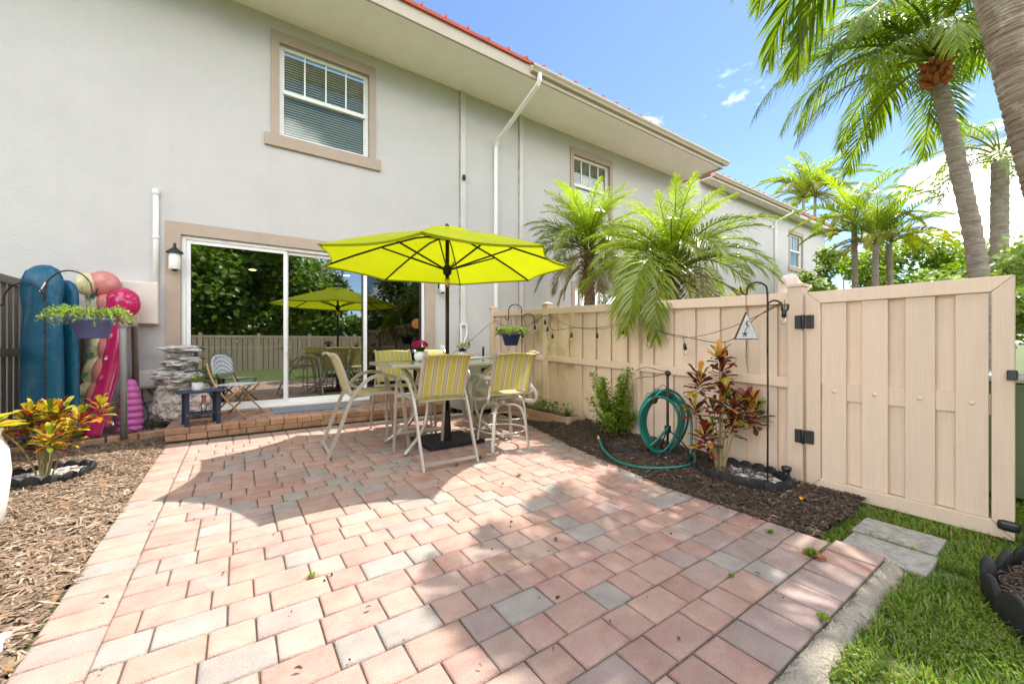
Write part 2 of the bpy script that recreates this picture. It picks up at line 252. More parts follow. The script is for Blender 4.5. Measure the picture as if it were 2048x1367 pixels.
# ---------------------------------------------------------------- geometry helpers
class MB:
    def __init__(s): s.v = []; s.f = []; s.mi = []; s.sm = []
    def add(s, verts, faces, m=0, smooth=False, mtx=None):
        b = len(s.v)
        if mtx is not None: verts = [mtx @ Vector(q) for q in verts]
        s.v.extend([tuple(q) for q in verts])
        for fc in faces: s.f.append(tuple(i + b for i in fc)); s.mi.append(m); s.sm.append(smooth)
        return s
    def box(s, x0, x1, y0, y1, z0, z1, m=0, mtx=None):
        v = [(x0, y0, z0), (x1, y0, z0), (x1, y1, z0), (x0, y1, z0), (x0, y0, z1), (x1, y0, z1), (x1, y1, z1), (x0, y1, z1)]
        return s.add(v, [(0, 3, 2, 1), (4, 5, 6, 7), (0, 1, 5, 4), (1, 2, 6, 5), (2, 3, 7, 6), (3, 0, 4, 7)], m, False, mtx)
    def tube(s, pts, r, n=8, prof=None, up=(0, 0, 1), m=0, smooth=True, caps=True, closed=False):
        pts = [Vector(p) for p in pts]; k = len(pts)
        rr = r if isinstance(r, (list, tuple)) else [r] * k
        if prof is None: prof = [(math.cos(2 * math.pi * i / n), math.sin(2 * math.pi * i / n)) for i in range(n)]
        n = len(prof); ring = []; nrm = None
        for i, p in enumerate(pts):
            if closed: tg = pts[(i + 1) % k] - pts[i - 1]
            else: tg = pts[min(i + 1, k - 1)] - pts[max(i - 1, 0)]
            tg = tg.normalized() if tg.length > 1e-9 else Vector((0, 0, 1))
            if nrm is None:
                u = Vector(up)
                if abs(u.dot(tg)) > 0.98: u = Vector((1, 0, 0)) if abs(tg.x) < 0.9 else Vector((0, 1, 0))
                nrm = (u - tg * u.dot(tg)).normalized()
            else:
                nrm = nrm - tg * nrm.dot(tg)
                nrm = nrm.normalized() if nrm.length > 1e-6 else tg.orthogonal().normalized()
            bn = tg.cross(nrm)
            for a, b in prof: ring.append(p + (bn * a + nrm * b) * rr[i])
        fc = []
        for i in range(k if closed else k - 1):
            for j in range(n):
                a = i * n + j; b = i * n + (j + 1) % n; c = ((i + 1) % k) * n + (j + 1) % n; d = ((i + 1) % k) * n + j
                fc.append((a, b, c, d))
        if caps and not closed: fc.append(tuple(range(n - 1, -1, -1))); fc.append(tuple((k - 1) * n + j for j in range(n)))
        return s.add(ring, fc, m, smooth)
    def bar(s, pts, w, h, up=(0, 0, 1), m=0, closed=False):      # rectangular section, w across, h along 'up'
        return s.tube(pts, 1.0, prof=[(-w / 2, -h / 2), (w / 2, -h / 2), (w / 2, h / 2), (-w / 2, h / 2)], up=up, m=m, smooth=False, closed=closed)
    def lathe(s, prof, n=20, c=(0, 0, 0), m=0, smooth=True, cap=True):
        v = []; f = []
        for r, z in prof:
            for j in range(n): a = 2 * math.pi * j / n; v.append((c[0] + r * math.cos(a), c[1] + r * math.sin(a), c[2] + z))
        for i in range(len(prof) - 1):
            for j in range(n): f.append((i * n + j, i * n + (j + 1) % n, (i + 1) * n + (j + 1) % n, (i + 1) * n + j))
        if cap: f.append(tuple(range(n - 1, -1, -1))); f.append(tuple((len(prof) - 1) * n + j for j in range(n)))
        return s.add(v, f, m, smooth)
    def blob(s, c, rad, sub=3, amp=0.12, freq=2.0, m=0, seed=0.0, smooth=True, mtx=None):
        bm = bmesh.new(); bmesh.ops.create_icosphere(bm, subdivisions=sub, radius=1.0)
        vs = []
        for q in bm.verts:
            d = 1 + amp * noise.noise(q.co * freq + Vector((seed, seed * 1.7, 3.1))) + amp * .45 * noise.noise(q.co * freq * 2.7 + Vector((seed, 9, 1)))
            vs.append(Vector((q.co.x * rad[0] * d, q.co.y * rad[1] * d, q.co.z * rad[2] * d)))
        if mtx is not None: vs = [mtx @ q for q in vs]
        vs = [q + Vector(c) for q in vs]
        fs = [tuple(x.index for x in fc.verts) for fc in bm.faces]; bm.free()
        return s.add(vs, fs, m, smooth)
    def mesh(s, name, mats):
        me = bpy.data.meshes.new(name); me.from_pydata(s.v, [], s.f)
        for mm in (mats if isinstance(mats, (list, tuple)) else [mats]): me.materials.append(MATS[mm])
        me.polygons.foreach_set('material_index', s.mi); me.polygons.foreach_set('use_smooth', s.sm); me.update()
        return me
    def build(s, name, mats, parent=None, w=False, bevel=0.0, kind=None):
        if w and parent is not None:
            o = parent.location; s.v = [(a - o[0], b - o[1], c - o[2]) for a, b, c in s.v]
            if parent.parent is not None:
                q = parent.parent.location; s.v = [(a - q[0], b - q[1], c - q[2]) for a, b, c in s.v]
        me = s.mesh(name, mats)
        if bevel:
            bm = bmesh.new(); bm.from_mesh(me)
            bmesh.ops.remove_doubles(bm, verts=bm.verts, dist=1e-6)
            bmesh.ops.bevel(bm, geom=[e for e in bm.edges if len(e.link_faces) == 2 and e.calc_face_angle(0) > 0.6], offset=bevel, segments=2, affect='EDGES', profile=0.6)
            bm.to_mesh(me); bm.free()
        ob = bpy.data.objects.new(name, me); COL.objects.link(ob)
        if parent is not None: ob.parent = parent
        if kind: ob['kind'] = kind
        return ob
def inst(name, me, parent=None, loc=(0, 0, 0), rot=(0, 0, 0), sc=None):
    ob = bpy.data.objects.new(name, me); COL.objects.link(ob); ob.location = loc; ob.rotation_euler = rot
    if sc: ob.scale = sc if isinstance(sc, (tuple, list)) else (sc, sc, sc)
    if parent is not None: ob.parent = parent
    return ob
def tag(o, label, cat, group=None):
    o['label'] = label; o['category'] = cat
    if group: o['group'] = group
    return o
def T(name, label, cat, loc=(0, 0, 0), rz=0, group=None):
    o = bpy.data.objects.new(name, None); COL.objects.link(o); o.location = loc; o.rotation_euler = (0, 0, rz); o.empty_display_size = 0.1
    return tag(o, label, cat, group)
def struct(o): o['kind'] = 'structure'; return o
def cr(pts, n=6, closed=False):
    """Catmull-Rom through points"""
    P = [Vector(p) for p in pts]; k = len(P); out = []
    rng = range(k) if closed else range(k - 1)
    for i in rng:
        if closed: a, b, c, d = P[i - 1], P[i], P[(i + 1) % k], P[(i + 2) % k]
        else: a, b, c, d = P[max(i - 1, 0)], P[i], P[i + 1], P[min(i + 2, k - 1)]
        for j in range(n):
            t = j / n
            out.append(0.5 * ((2 * b) + (c - a) * t + (2 * a - 5 * b + 4 * c - d) * t * t + (3 * b - a - 3 * c + d) * t ** 3))
    if not closed: out.append(P[-1])
    return out
U = random.uniform
CAMR = Vector((math.cos(R(34.7)), -math.sin(R(34.7)), 0))

# ---------------------------------------------------------------- ground
gm = MB(); xs = [-600, -60, -12, -6, -2, 2, 6, 12, 26, 60, 600]; ys = [-600, -60, -14, -8, -4, 0, 4, 8, 14, 60, 600]
gv = [(x, y, -0.06) for y in ys for x in xs]
gm.add(gv, [(j * 11 + i, j * 11 + i + 1, (j + 1) * 11 + i + 1, (j + 1) * 11 + i) for j in range(10) for i in range(10)])
struct(gm.build('ground', 'lawn_soil'))
np_ = MB(); np_.box(4.25, 13.5, 2.2, 7.29, -.065, -.012); struct(np_.build('unseen_bounce_slab', 'paver_tan'))  # unseen slab beyond the fence, added to bounce light up to the soffit

# ---------------------------------------------------------------- patio: sand bed and pavers
def edge_x(y):
    pts = [(0.5, 2.88), (1.6, 2.90), (2.1, 2.91), (2.9, 3.05), (3.4, 3.15), (4.8, 3.50), (6.3, 3.62)]
    for (a, xa), (b, xb) in zip(pts, pts[1:]):
        if y <= b: return xa + (xb - xa) * max(0, (y - a)) / (b - a)
    return 3.62
patio = T('patio', 'x', 'x'); del patio['label']; del patio['category']; struct(patio)
pb = MB(); prof_y = [0.63, 1.6, 2.1, 2.9, 3.4, 4.8, 6.13]
pv = []; pf = []
for y in prof_y: pv += [(-0.665, y, -0.012), (edge_x(y) + 0.02, y, -0.012), (-0.665, y, -0.055), (edge_x(y) + 0.02, y, -0.055)]
for i in range(len(prof_y) - 1):
    a = i * 4; pf += [(a, a + 1, a + 5, a + 4), (a + 1, a + 3, a + 7, a + 5), (a + 2, a, a + 4, a + 6)]
pf += [(0, 2, 3, 1)]
pb.add(pv, pf); pb.build('sand_bed', 'joint_sand', patio)
CAM2 = (0.0, 0.0)
pavers = []     # cx, cy, lx, ly, colour, dz, rz, tilt
def pick(y, x):
    r = random.random(); near = max(0.0, min(1.0, (x - 1.2) / 1.6))          # the pallet mix turns greyer towards the gate
    w = [('pink', .28), ('peach', .26 * (1 - .6 * near)), ('tan', .20), ('grey', .12 + .05 * near), ('rose', .06 + .04 * near), ('mauve', .09 + .30 * near)]
    tot = sum(b for a, b in w); r *= tot
    for a, b in w:
        r -= b
        if r <= 0: return a
    return 'pink'
PIT = 0.1685
rows = int((6.11 - 0.862) / PIT)
for j in range(rows):
    y = 0.862 + (j + .5) * PIT
    xr = 2.655 if y < 2.05 else edge_x(y)
    x = -0.44; first = True; last = 0
    while x < xr - 0.03:
        lx = random.choice([0.10, 0.162, 0.246]) if first else (0.246 if (last < 0.2 and random.random() < .78) else 0.162)
        first = False; last = lx
        if x + lx > xr - 0.06: lx = xr - x
        if lx > 0.30: lx = lx / 2
        loose = max(0.0, (x - 1.9)) * max(0.0, (1.9 - y)) * 0.9
        pavers.append((x + lx / 2, y, lx, PIT, pick(y, x), U(-.002, .002) - U(0, 0.006) * min(1, loose), U(-.006, .006) * (1 + 2.5 * min(1, loose)), U(-.006, .006)))
        x += lx
y = 0.66
for j in range(int((6.11 - 0.66) / PIT)):
    pavers.append((-0.5525 + U(-.004, .004), 0.66 + (j + .5) * PIT + U(-.003, .003), 0.228, PIT, pick(2, 0), U(-.002, .002), U(-.010, .010), U(-.006, .006)))
x = -0.43
while x < 2.8:
    pavers.append((x + PIT / 2, 0.746, PIT, 0.228, pick(0.7, 2.2), U(-.008, .0), U(-.014, .014), U(-.01, .01))); x += PIT + .001
for j in range(7):
    pavers.append((2.775, 0.87 + (j + .5) * PIT, 0.232, PIT, pick(1, 2.5), U(-.006, .0), U(-.014, .014), U(-.012, .012)))
def paver_verts(lx, ly, g=0.0065, ch=0.0075, top=0.0, bot=-0.05):
    a, b = lx / 2 - g / 2, ly / 2 - g / 2; c = ch
    v = [(-a, -b, bot), (a, -b, bot), (a, b, bot), (-a, b, bot), (-a, -b, top - c), (a, -b, top - c), (a, b, top - c), (-a, b, top - c),
         (-a + c, -b + c, top - c * .25), (a - c, -b + c, top - c * .25), (a - c, b - c, top - c * .25), (-a + c, b - c, top - c * .25),
         (-a + 2.6 * c, -b + 2.6 * c, top), (a - 2.6 * c, -b + 2.6 * c, top), (a - 2.6 * c, b - 2.6 * c, top), (-a + 2.6 * c, b - 2.6 * c, top)]
    f = []
    for k in (0, 4, 8):
        for i in range(4): f.append((k + i, k + (i + 1) % 4, k + 4 + (i + 1) % 4, k + 4 + i))
    f.append((12, 13, 14, 15)); return v, f
def size_in_view(p):
    dx, dy = p[0], p[1]; d = dx * math.sin(R(34.7)) + dy * math.cos(R(34.7)); l = dx * math.cos(R(34.7)) - dy * math.sin(R(34.7))
    if d < 0.3 or abs(l / d) > 1.33 or 1.18 / d > 0.90: return 0
    return 1.0 / d ** 3
pavers.sort(key=lambda p: -size_in_view(p))
cache = {}
def paver_mesh(name, lx, ly, col, **k):
    key = (name, round(lx, 3), round(ly, 3), col)
    if key not in cache:
        b = MB(); v, f = paver_verts(lx, ly, **k); b.add(v, f, 0, True); cache[key] = b.mesh(name, col)
    return cache[key]
for p in pavers[:300]:
    inst('paver', paver_mesh('paver', p[2], p[3], 'paver_' + p[4]), patio, (p[0], p[1], p[5]), (p[7], U(-.006, .006), p[6]))
rest = MB(); cols = ['pink', 'peach', 'tan', 'grey', 'rose', 'mauve']
for p in pavers[300:]:
    v, f = paver_verts(p[2], p[3]); rest.add(v, f, cols.index(p[4]), True, Matrix.Translation((p[0], p[1], p[5])) @ Matrix.Rotation(p[6], 4, 'Z') @ Matrix.Rotation(p[7], 4, 'X'))
rest.build('far_pavers', ['paver_' + c for c in cols], patio, kind='stuff')

# ---------------------------------------------------------------- step of two brick courses
stp = T('patio_step', 'low brick step of two courses along the sliding door', 'step', (-0.70, 6.13, 0))
SX0, SX1, SY0, SZ = -0.70, 3.45, 6.13, 0.152
c_ = MB(); c_.box(SX0 + .02, SX1 - .02, SY0 + .02, 7.29, -0.05, SZ - .012); c_.build('sand_bed', 'joint_sand', stp, w=True)
def brick_full(lx, ly, h, key):
    if key not in cache:
        b = MB(); b.box(-lx / 2 + .003, lx / 2 - .003, -ly / 2 + .003, ly / 2 - .003, -h + .003, 0)
        me = b.mesh('brick', 'step_brick'); bm = bmesh.new(); bm.from_mesh(me); bmesh.ops.bevel(bm, geom=bm.edges[:], offset=0.007, segments=1, affect='EDGES'); bm.to_mesh(me); bm.free()
        cache[key] = me
    return cache[key]
x = SX0 + .01
while x < SX1 - .1:
    l = random.choice([.20, .20, .235]); inst('brick', brick_full(l, .225, .075, ('s', l)), stp, (x + l / 2 - SX0, .1125 + U(-.006, .003), 0.078 + U(-.001, .001)), (0, 0, U(-.012, .012))); x += l
x = SX0
while x < SX1 - .1:
    l = random.choice([.158, .172, .178]) if x > SX0 + .01 else .24
    inst('brick', brick_full(l, .225, .076, ('t', l)), stp, (x + l / 2 - SX0, .1125 - .004 + U(-.004, .004), SZ + .001 + U(-.002, .002)), (0, 0, U(-.014, .014))); x += l
tx = MB(); row = 0; yy = SY0 + .225
while yy < 7.26:
    x = SX0
    first = True
    while x < SX1 - .05:
        l = random.choice([.11, .178, .26]) if first else random.choice([.178, .26]); first = False
        l = min(l, SX1 - x)
        o = inst('brick', paver_mesh('brick', l, PIT, random.choice(['paver_pink', 'paver_rose', 'paver_mauve', 'paver_peach'])), stp, (x + l / 2 - SX0, yy + PIT / 2 - SY0, SZ - .002 + U(-.001, .001)), (0, 0, U(-.005, .005))); x += l
    yy += PIT

# ---------------------------------------------------------------- kerb and pad by the floats, mulch beds, concrete edging, stepping stones
def noisy_sheet(name, f_in, x0, x1, y0, y1, n, zf, mat):
    b = MB(); nx = int((x1 - x0) / n) + 1; ny = int((y1 - y0) / n) + 1; idx = {}
    for j in range(ny + 1):
        for i in range(nx + 1):
            x = x0 + (x1 - x0) * i / nx; y = y0 + (y1 - y0) * j / ny
            idx[i, j] = len(b.v); b.v.append((x, y, zf(x, y)))
    for j in range(ny):
        for i in range(nx):
            x = x0 + (x1 - x0) * (i + .5) / nx; y = y0 + (y1 - y0) * (j + .5) / ny
            if f_in(x, y): b.f.append((idx[i, j], idx[i + 1, j], idx[i + 1, j + 1], idx[i, j + 1])); b.mi.append(0); b.sm.append(True)
    return b.build(name, mat)
def nz(x, y, s, k=0): return noise.noise(Vector((x * s, y * s, k)))
def z_left(x, y): return 0.004 + 0.018 * nz(x, y, 2.2) - max(0, (x + 0.76)) * .25
def z_right(x, y):
    e = max(0.0, min(1.0, (x - edge_x(y)) / 0.35)); up = max(0, min(1, (y - 1.2) / 2.6))
    return -0.012 + e * (0.02 + 0.13 * up) + 0.016 * nz(x, y, 3, 5)
in_left = lambda x, y: y < 6.47 + .10 * (x + .9)
struct(noisy_sheet('mulch_bed_left', in_left, -2.6, -0.68, 0.2, 6.5, .06, z_left, 'mulch_base_tan'))
in_right = lambda x, y: x > edge_x(y) + .005 and y > 0.93 + .12 * nz(x, y, 3, 8)
struct(noisy_sheet('mulch_bed_right', in_right, 2.85, 3.99, 0.75, 6.5, .05, z_right, 'soil'))
def chips(name, mat, n, spots, zf, inside, L0, L1):
    b = MB()
    while n > 0:
        x, y = spots()
        if not inside(x, y): continue
        n -= 1
        l = U(L0, L1) * (.4 if random.random() < .35 else 1); w = U(.003, .0095); h = U(.0015, .004); a = U(0, math.pi)
        mt = Matrix.Translation((x, y, zf(x, y) + U(.0, .02))) @ Matrix.Rotation(a, 4, 'Z') @ Matrix.Rotation(U(-.35, .35), 4, 'Y') @ Matrix.Rotation(U(-.5, .5), 4, 'X')
        k = U(-.25, .25) * l
        b.add([(-l / 2, -w * .5, 0), (0, k - w, h), (l / 2, -w * .3, 0), (l / 2, w * .4, 0), (0, k + w, h), (-l / 2, w * .6, 0), (0, k, h * 2.2)], [(0, 1, 6), (1, 2, 6), (2, 3, 6), (3, 4, 6), (4, 5, 6), (5, 0, 6)], 0, False, mt)
    o = b.build(name, mat); o['kind'] = 'stuff'; return o
def left_spot():
    t = random.random() ** 0.75; return U(-2.3, -0.655), 1.7 + 4.8 * t
o = chips('mulch_chips', 'mulch_chip_tan', 15000, left_spot, z_left, lambda x, y: in_left(x, y) and x > -0.30 * y - 0.55 + .3 - .4, .03, .095)
tag(o, 'weathered tan bark chips covering the sunlit left bed', 'mulch')
o = chips('mulch_chips', 'mulch_chip_dark', 12000, lambda: (U(2.85, 3.9), 0.85 + 5.0 * random.random() ** 1.7), z_right, in_right, .02, .065)
tag(o, 'dark brown bark chips in the bed beside the beige fence', 'mulch')
o = chips('mulch_spill', 'mulch_chip_dark', 260, lambda: (lambda y: (edge_x(y) - abs(random.gauss(0, .07)), y))(U(1.2, 5.2)), lambda x, y: 0.001, lambda x, y: True, .012, .035)
tag(o, 'loose bark bits spilled on the paver edge beside the bed', 'mulch')
kb = T('garden_kerb', 'row of flat brick kerb stones in front of the pool floats', 'kerb', (-0.72, 6.50, 0))
kp = [(-0.74, 6.68), (-0.98, 6.61), (-1.26, 6.57), (-1.54, 6.53), (-1.82, 6.50), (-2.10, 6.47)]
for (xa, ya), (xb, yb) in zip(kp, kp[1:]):
    inst('kerb_stone', brick_full(.27, .13, .09, ('k',)), kb, ((xa + xb) / 2 + .72, (ya + yb) / 2 - 6.50, .062 + U(-.006, .006)), (U(-.02, .02), U(-.02, .02), math.atan2(ya - yb, xa - xb) + U(-.03, .03)))
pd = MB(); pd.box(-2.6, -0.72, 6.70, 7.295, -.055, .045); struct(pd.build('concrete_pad', 'concrete', bevel=.01))
# rough concrete haunch along the front edge of the patio
hb = MB(); sec = []
for i in range(60):
    x = 0.5 + i * 2.42 / 59; w1 = .075 + .035 * nz(x, 0, 5) + .03 * nz(x, 1, 16); h = .014 * nz(x, 3, 9)
    sec.append([(x, .63, -.058), (x, .628, -.016 + h), (x, .628 - w1 * .55, -.026 + h + .016 * nz(x, 7, 18)), (x, .628 - w1, -.048), (x, .628 - w1 - .02, -.075)])
hv = [q for s_ in sec for q in s_]; hf = [(i * 5 + k, i * 5 + k + 1, (i + 1) * 5 + k + 1, (i + 1) * 5 + k) for i in range(59) for k in range(4)]
hb.add(hv, hf, 0, True); struct(hb.build('concrete_edging', 'concrete'))
for (x0, x1, y0, y1, lab) in [(3.255, 3.565, .485, .865, 'weathered grey stepping plank in the grass, nearer the gate'), (2.93, 3.225, .47, .845, 'weathered grey stepping plank in the grass, nearer the patio corner')]:
    s_ = MB(); s_.box(x0, x1, y0, y1, -.07, -.022)
    tag(s_.build('stepping_stone', 'stone_plank', bevel=.008), lab, 'stepping stone', 'stepping planks by the gate')

# ---------------------------------------------------------------- grass
def blades(name, n, spot, hh, label):
    b = MB()
    while n > 0:
        x, y, k = spot()
        if k is False: continue
        n -= 1
        h = U(.35, 1) * hh; a = U(0, 6.283); w = U(.0016, .0038); ln = U(.25, 1.0) * h
        dx, dy = math.cos(a), math.sin(a); px, py = -dy * w, dx * w; z0 = -.062
        b.v += [(x - px, y - py, z0), (x + px, y + py, z0), (x + dx * ln * .4 + px, y + dy * ln * .4 + py, z0 + h * .65), (x + dx * ln * .4 - px, y + dy * ln * .4 - py, z0 + h * .65), (x + dx * ln, y + dy * ln, z0 + h)]
        i = len(b.v) - 5; b.f += [(i, i + 1, i + 2, i + 3), (i + 3, i + 2, i + 4)]; b.mi += [0, 0]; b.sm += [False, False]
    o = b.build(name, 'grass_blade'); o['kind'] = 'stuff'; return tag(o, label, 'grass')
def in_grass(x, y):
    if ((x - 3.12) / .56) ** 2 + ((y + .06) / .36) ** 2 < 1: return False
    if y > 0.545 and x < 2.90: return False
    if y > 0.94 + .12 * nz(x, y, 3, 8) and x < 3.84: return False
    if .475 < y < .86 and (3.265 < x < 3.555 or 2.94 < x < 3.215): return False
    return nz(x, y, 5, 2) > -.45 + .25 * random.random()
def gs():
    x, y = U(1.25, 5.2), U(-.5, 1.1)
    return x, y, in_grass(x, y)
blades('lawn_grass', 42000, gs, .052, 'short green lawn grass beside the patio corner and under the gate')
blades('lawn_grass', 9000, lambda: (U(-6, 12), U(-5.6, -.6), True), .10, 'open lawn grass stretching towards the rear fence')
# round-leaved ground cover
cv = MB()
k = 0
while k < 13000:
    x, y = U(1.5, 4.6), U(-.25, 1.02)
    if not in_grass(x, y) or nz(x, y, 3.5, 4) < -.12: continue
    k += 1; r = U(.004, .012); a = U(0, 6.28); z = U(-.055, -.005)
    mt = Matrix.Translation((x, y, z)) @ Matrix.Rotation(U(-.6, .6), 4, 'X') @ Matrix.Rotation(a, 4, 'Z')
    cv.add([(0, 0, 0), (r, .3 * r, .1 * r), (.7 * r, r, .2 * r), (-.2 * r, .9 * r, .1 * r)], [(0, 1, 2, 3)], 0, False, mt)
o = cv.build('ground_cover', 'leaf_bright'); o['kind'] = 'stuff'; tag(o, 'small round leaved weeds spreading through the lawn by the gate', 'weeds')
# weeds in the paver joints: each tuft is its own plant
def tuft(loc, s, lab, n=26):
    n *= 3
    b = MB()
    for i in range(n):
        a = U(0, 6.28); l = U(.25, .7) * s; el = U(.1, 1.1); w = l * .2
        mt = Matrix.Translation((random.gauss(0, .28) * s, random.gauss(0, .28) * s, U(0, .35) * s)) @ Matrix.Rotation(a, 4, 'Z') @ Matrix.Rotation(-el, 4, 'Y')
        b.add([(0, 0, 0), (l * .5, -w, .02 * s), (l, 0, -.1 * l), (l * .5, w, .02 * s)], [(0, 1, 2, 3)], 0, False, mt)
    o = b.build('joint_weed', 'leaf_bright'); o.location = loc; tag(o, lab, 'weed', 'weeds in the paver joints')
tuft((2.62, .87, 0), .05, 'largest fern like weed tuft in an open paver joint near the gate', 60)
tuft((2.05, 1.02, 0), .022, 'tiny weed sprig between pavers left of the large weed tuft')
tuft((0.31, 2.22, 0), .028, 'small weed sprig in a joint in the open middle of the patio')
tuft((2.05, 2.85, 0), .030, 'low weed sprig among pavers in front of the swivel chair')
tuft((2.02, 3.50, 0), .045, 'green weed tuft on pavers between the front chair legs', 30)
tuft((1.72, 3.42, 0), .035, 'green weed tuft by the rear crossbar of the front chair', 24)
tuft((2.72, 1.12, 0), .030, 'weed sprig in the border joint beside the dark mulch')
tuft((2.05, .64, 0), .035, 'weed sprig where the patio border meets the concrete edging')
def dry_leaf(loc, rz, s, mat, lab):
    b = MB(); v = []; f = []
    for i in range(5):
        t = i / 4; w = math.sin(t * math.pi) * .3 * s + .002; v += [(t * s, -w, .012 * math.sin(t * 3) + .014), (t * s, 0, .002 + .008 * t), (t * s, w, .018 * t + .008)]
    for i in range(4): f += [(i * 3, i * 3 + 1, i * 3 + 4, i * 3 + 3), (i * 3 + 1, i * 3 + 2, i * 3 + 5, i * 3 + 4)]
    b.add(v, f, 0, True); o = b.build('fallen_leaf', mat); o.location = loc; o.rotation_euler = (0, 0, rz); tag(o, lab, 'leaf', 'fallen leaves')
dry_leaf((2.62, .80, 0.0), 2.2, .055, 'fiber_orange', 'curled brown dead leaf on the border pavers by the gate')
dry_leaf((3.36, 1.17, .03), .5, .05, 'croton_orange', 'orange fallen leaf on the dark mulch near the gate hinge')
dry_leaf((1.55, 1.78, 0.0), 1.1, .025, 'bark', 'tiny dark leaf scrap on sunlit pavers in mid patio')
# ---------------------------------------------------------------- townhouses
def wall_with_holes(b, x0, x1, z0, z1, holes, y, depth):
    xs = sorted({x0, x1} | {h[0] for h in holes} | {h[1] for h in holes}); zs = sorted({z0, z1} | {h[2] for h in holes} | {h[3] for h in holes})
    for xa, xb in zip(xs, xs[1:]):
        for za, zb in zip(zs, zs[1:]):
            cx, cz = (xa + xb) / 2, (za + zb) / 2
            if any(h[0] < cx < h[1] and h[2] < cz < h[3] for h in holes): continue
            b.add([(xa, y, za), (xb, y, za), (xb, y, zb), (xa, y, zb)], [(0, 1, 2, 3)])
    for (a, c, d, e) in holes:
        v = [(a, y, d), (c, y, d), (c, y, e), (a, y, e), (a, y + depth, d), (c, y + depth, d), (c, y + depth, e), (a, y + depth, e)]
        b.add(v, [(0, 4, 5, 1), (1, 5, 6, 2), (2, 6, 7, 3), (3, 7, 4, 0)])
WY = 7.30
def frame(b, x0, x1, z0, z1, t, y0, y1):
    b.box(x0, x0 + t, y0, y1, z0, z1); b.box(x1 - t, x1, y0, y1, z0, z1); b.box(x0 + t, x1 - t, y0, y1, z0, z0 + t); b.box(x0 + t, x1 - t, y0, y1, z1 - t, z1)
def sash_window(house, x0, x1, z0, z1, trim=(.11, .17), blinds=True):
    """x0..x1, z0..z1 is the opening"""
    b = MB(); tw, tt = trim
    b.box(x0 - tw, x0, WY - .03, WY + .02, z0, z1 + tt); b.box(x1, x1 + tw, WY - .03, WY + .02, z0, z1 + tt); b.box(x0, x1, WY - .03, WY + .02, z1, z1 + tt)
    b.box(x0 - tw - .09, x1 + tw + .09, WY - .05, WY + .02, z0 - .19, z0)
    wn = b.build('window', 'trim_tan', house, w=True, bevel=.004)
    b = MB(); frame(b, x0 + .003, x1 - .003, z0 + .003, z1 - .003, .045, WY + .055, WY + .13); b.build('frame', 'white_vinyl', wn, w=True)
    zm = z0 + (z1 - z0) * .51
    b = MB(); b.box(x0 + .05, x1 - .05, WY + .05, WY + .10, zm - .03, zm + .03)
    b.box(x0 + .05, x0 + .075, WY + .07, WY + .10, zm + .03, z1 - .05); b.box(x1 - .075, x1 - .05, WY + .07, WY + .10, zm + .03, z1 - .05)
    for k in (1, 2, 3):
        xx = x0 + .05 + (x1 - x0 - .1) * k / 4; b.box(xx - .011, xx + .011, WY + .072, WY + .098, zm + .03, z1 - .05)
    b.build('upper_sash', 'white_vinyl', wn, w=True)
    b = MB(); b.box(x0 + .05, x0 + .07, WY + .09, WY + .12, z0 + .05, zm - .03); b.box(x1 - .07, x1 - .05, WY + .09, WY + .12, z0 + .05, zm - .03); b.box(x0 + .07, x1 - .07, WY + .09, WY + .12, z0 + .05, z0 + .075)
    b.build('lower_sash', 'white_vinyl', wn, w=True)
    for k in range(4):
        xa = x0 + .05 + (x1 - x0 - .1) * k / 4 + .012; xb = x0 + .05 + (x1 - x0 - .1) * (k + 1) / 4 - .012
        b = MB(); b.add([(xa, WY + .085, zm + .03), (xb, WY + .085, zm + .03), (xb, WY + .085, z1 - .05), (xa, WY + .085, z1 - .05)], [(0, 1, 2, 3)]); b.build('pane', 'window_glass', wn, w=True)
    b = MB(); b.add([(x0 + .07, WY + .105, z0 + .075), (x1 - .07, WY + .105, z0 + .075), (x1 - .07, WY + .105, zm - .03), (x0 + .07, WY + .105, zm - .03)], [(0, 1, 2, 3)]); b.build('pane', 'window_glass', wn, w=True)
    if blinds:
        b = MB(); z = z0 + .05
        while z < z1 - .06:
            b.add([(x0 + .055, WY + .165, z), (x1 - .055, WY + .165, z), (x1 - .055, WY + .20, z + .038), (x0 + .055, WY + .20, z + .038)], [(0, 1, 2, 3)]); z += .042
        b.build('blinds', 'blind_slat', wn, w=True)
    b = MB(); b.box(x0 - .02, x1 + .02, WY + .30, WY + .32, z0 - .02, z1 + .02); b.build('room_shade', 'room_wall', wn, w=True)
    return wn

EV = 6.30       # soffit height
house = T('townhouse', 'white stucco townhouse with sliding door, sash window and red metal roof', 'house', (1.2, 7.3, 0))
b = MB()
SLD = (-0.644, 3.005, 0.165, 2.70); W1 = (.562, 1.948, 4.45, 5.92); W2 = (6.915, 8.23, 4.40, 5.86); SL2 = (6.95, 9.1, .18, 2.55)
wall_with_holes(b, -8, 11.6, -.1, EV + .02, [SLD, W1, W2, SL2], WY, .16)
b.box(-8, -7.98, WY + .01, 14, -.1, EV)
wl = b.build('wall', 'stucco', house, w=True)
b = MB(); b.box(-9.2, 11.72, 6.10, WY + .3, EV, EV + .02); b.build('soffit', 'soffit', house, w=True)
b = MB(); b.box(-9.2, 11.74, 6.06, 6.10, EV - .05, EV + .17); b.box(11.70, 11.74, 6.10, 9, EV - .05, EV + .17); b.build('fascia', 'gutter_beige', house, w=True, bevel=.004)
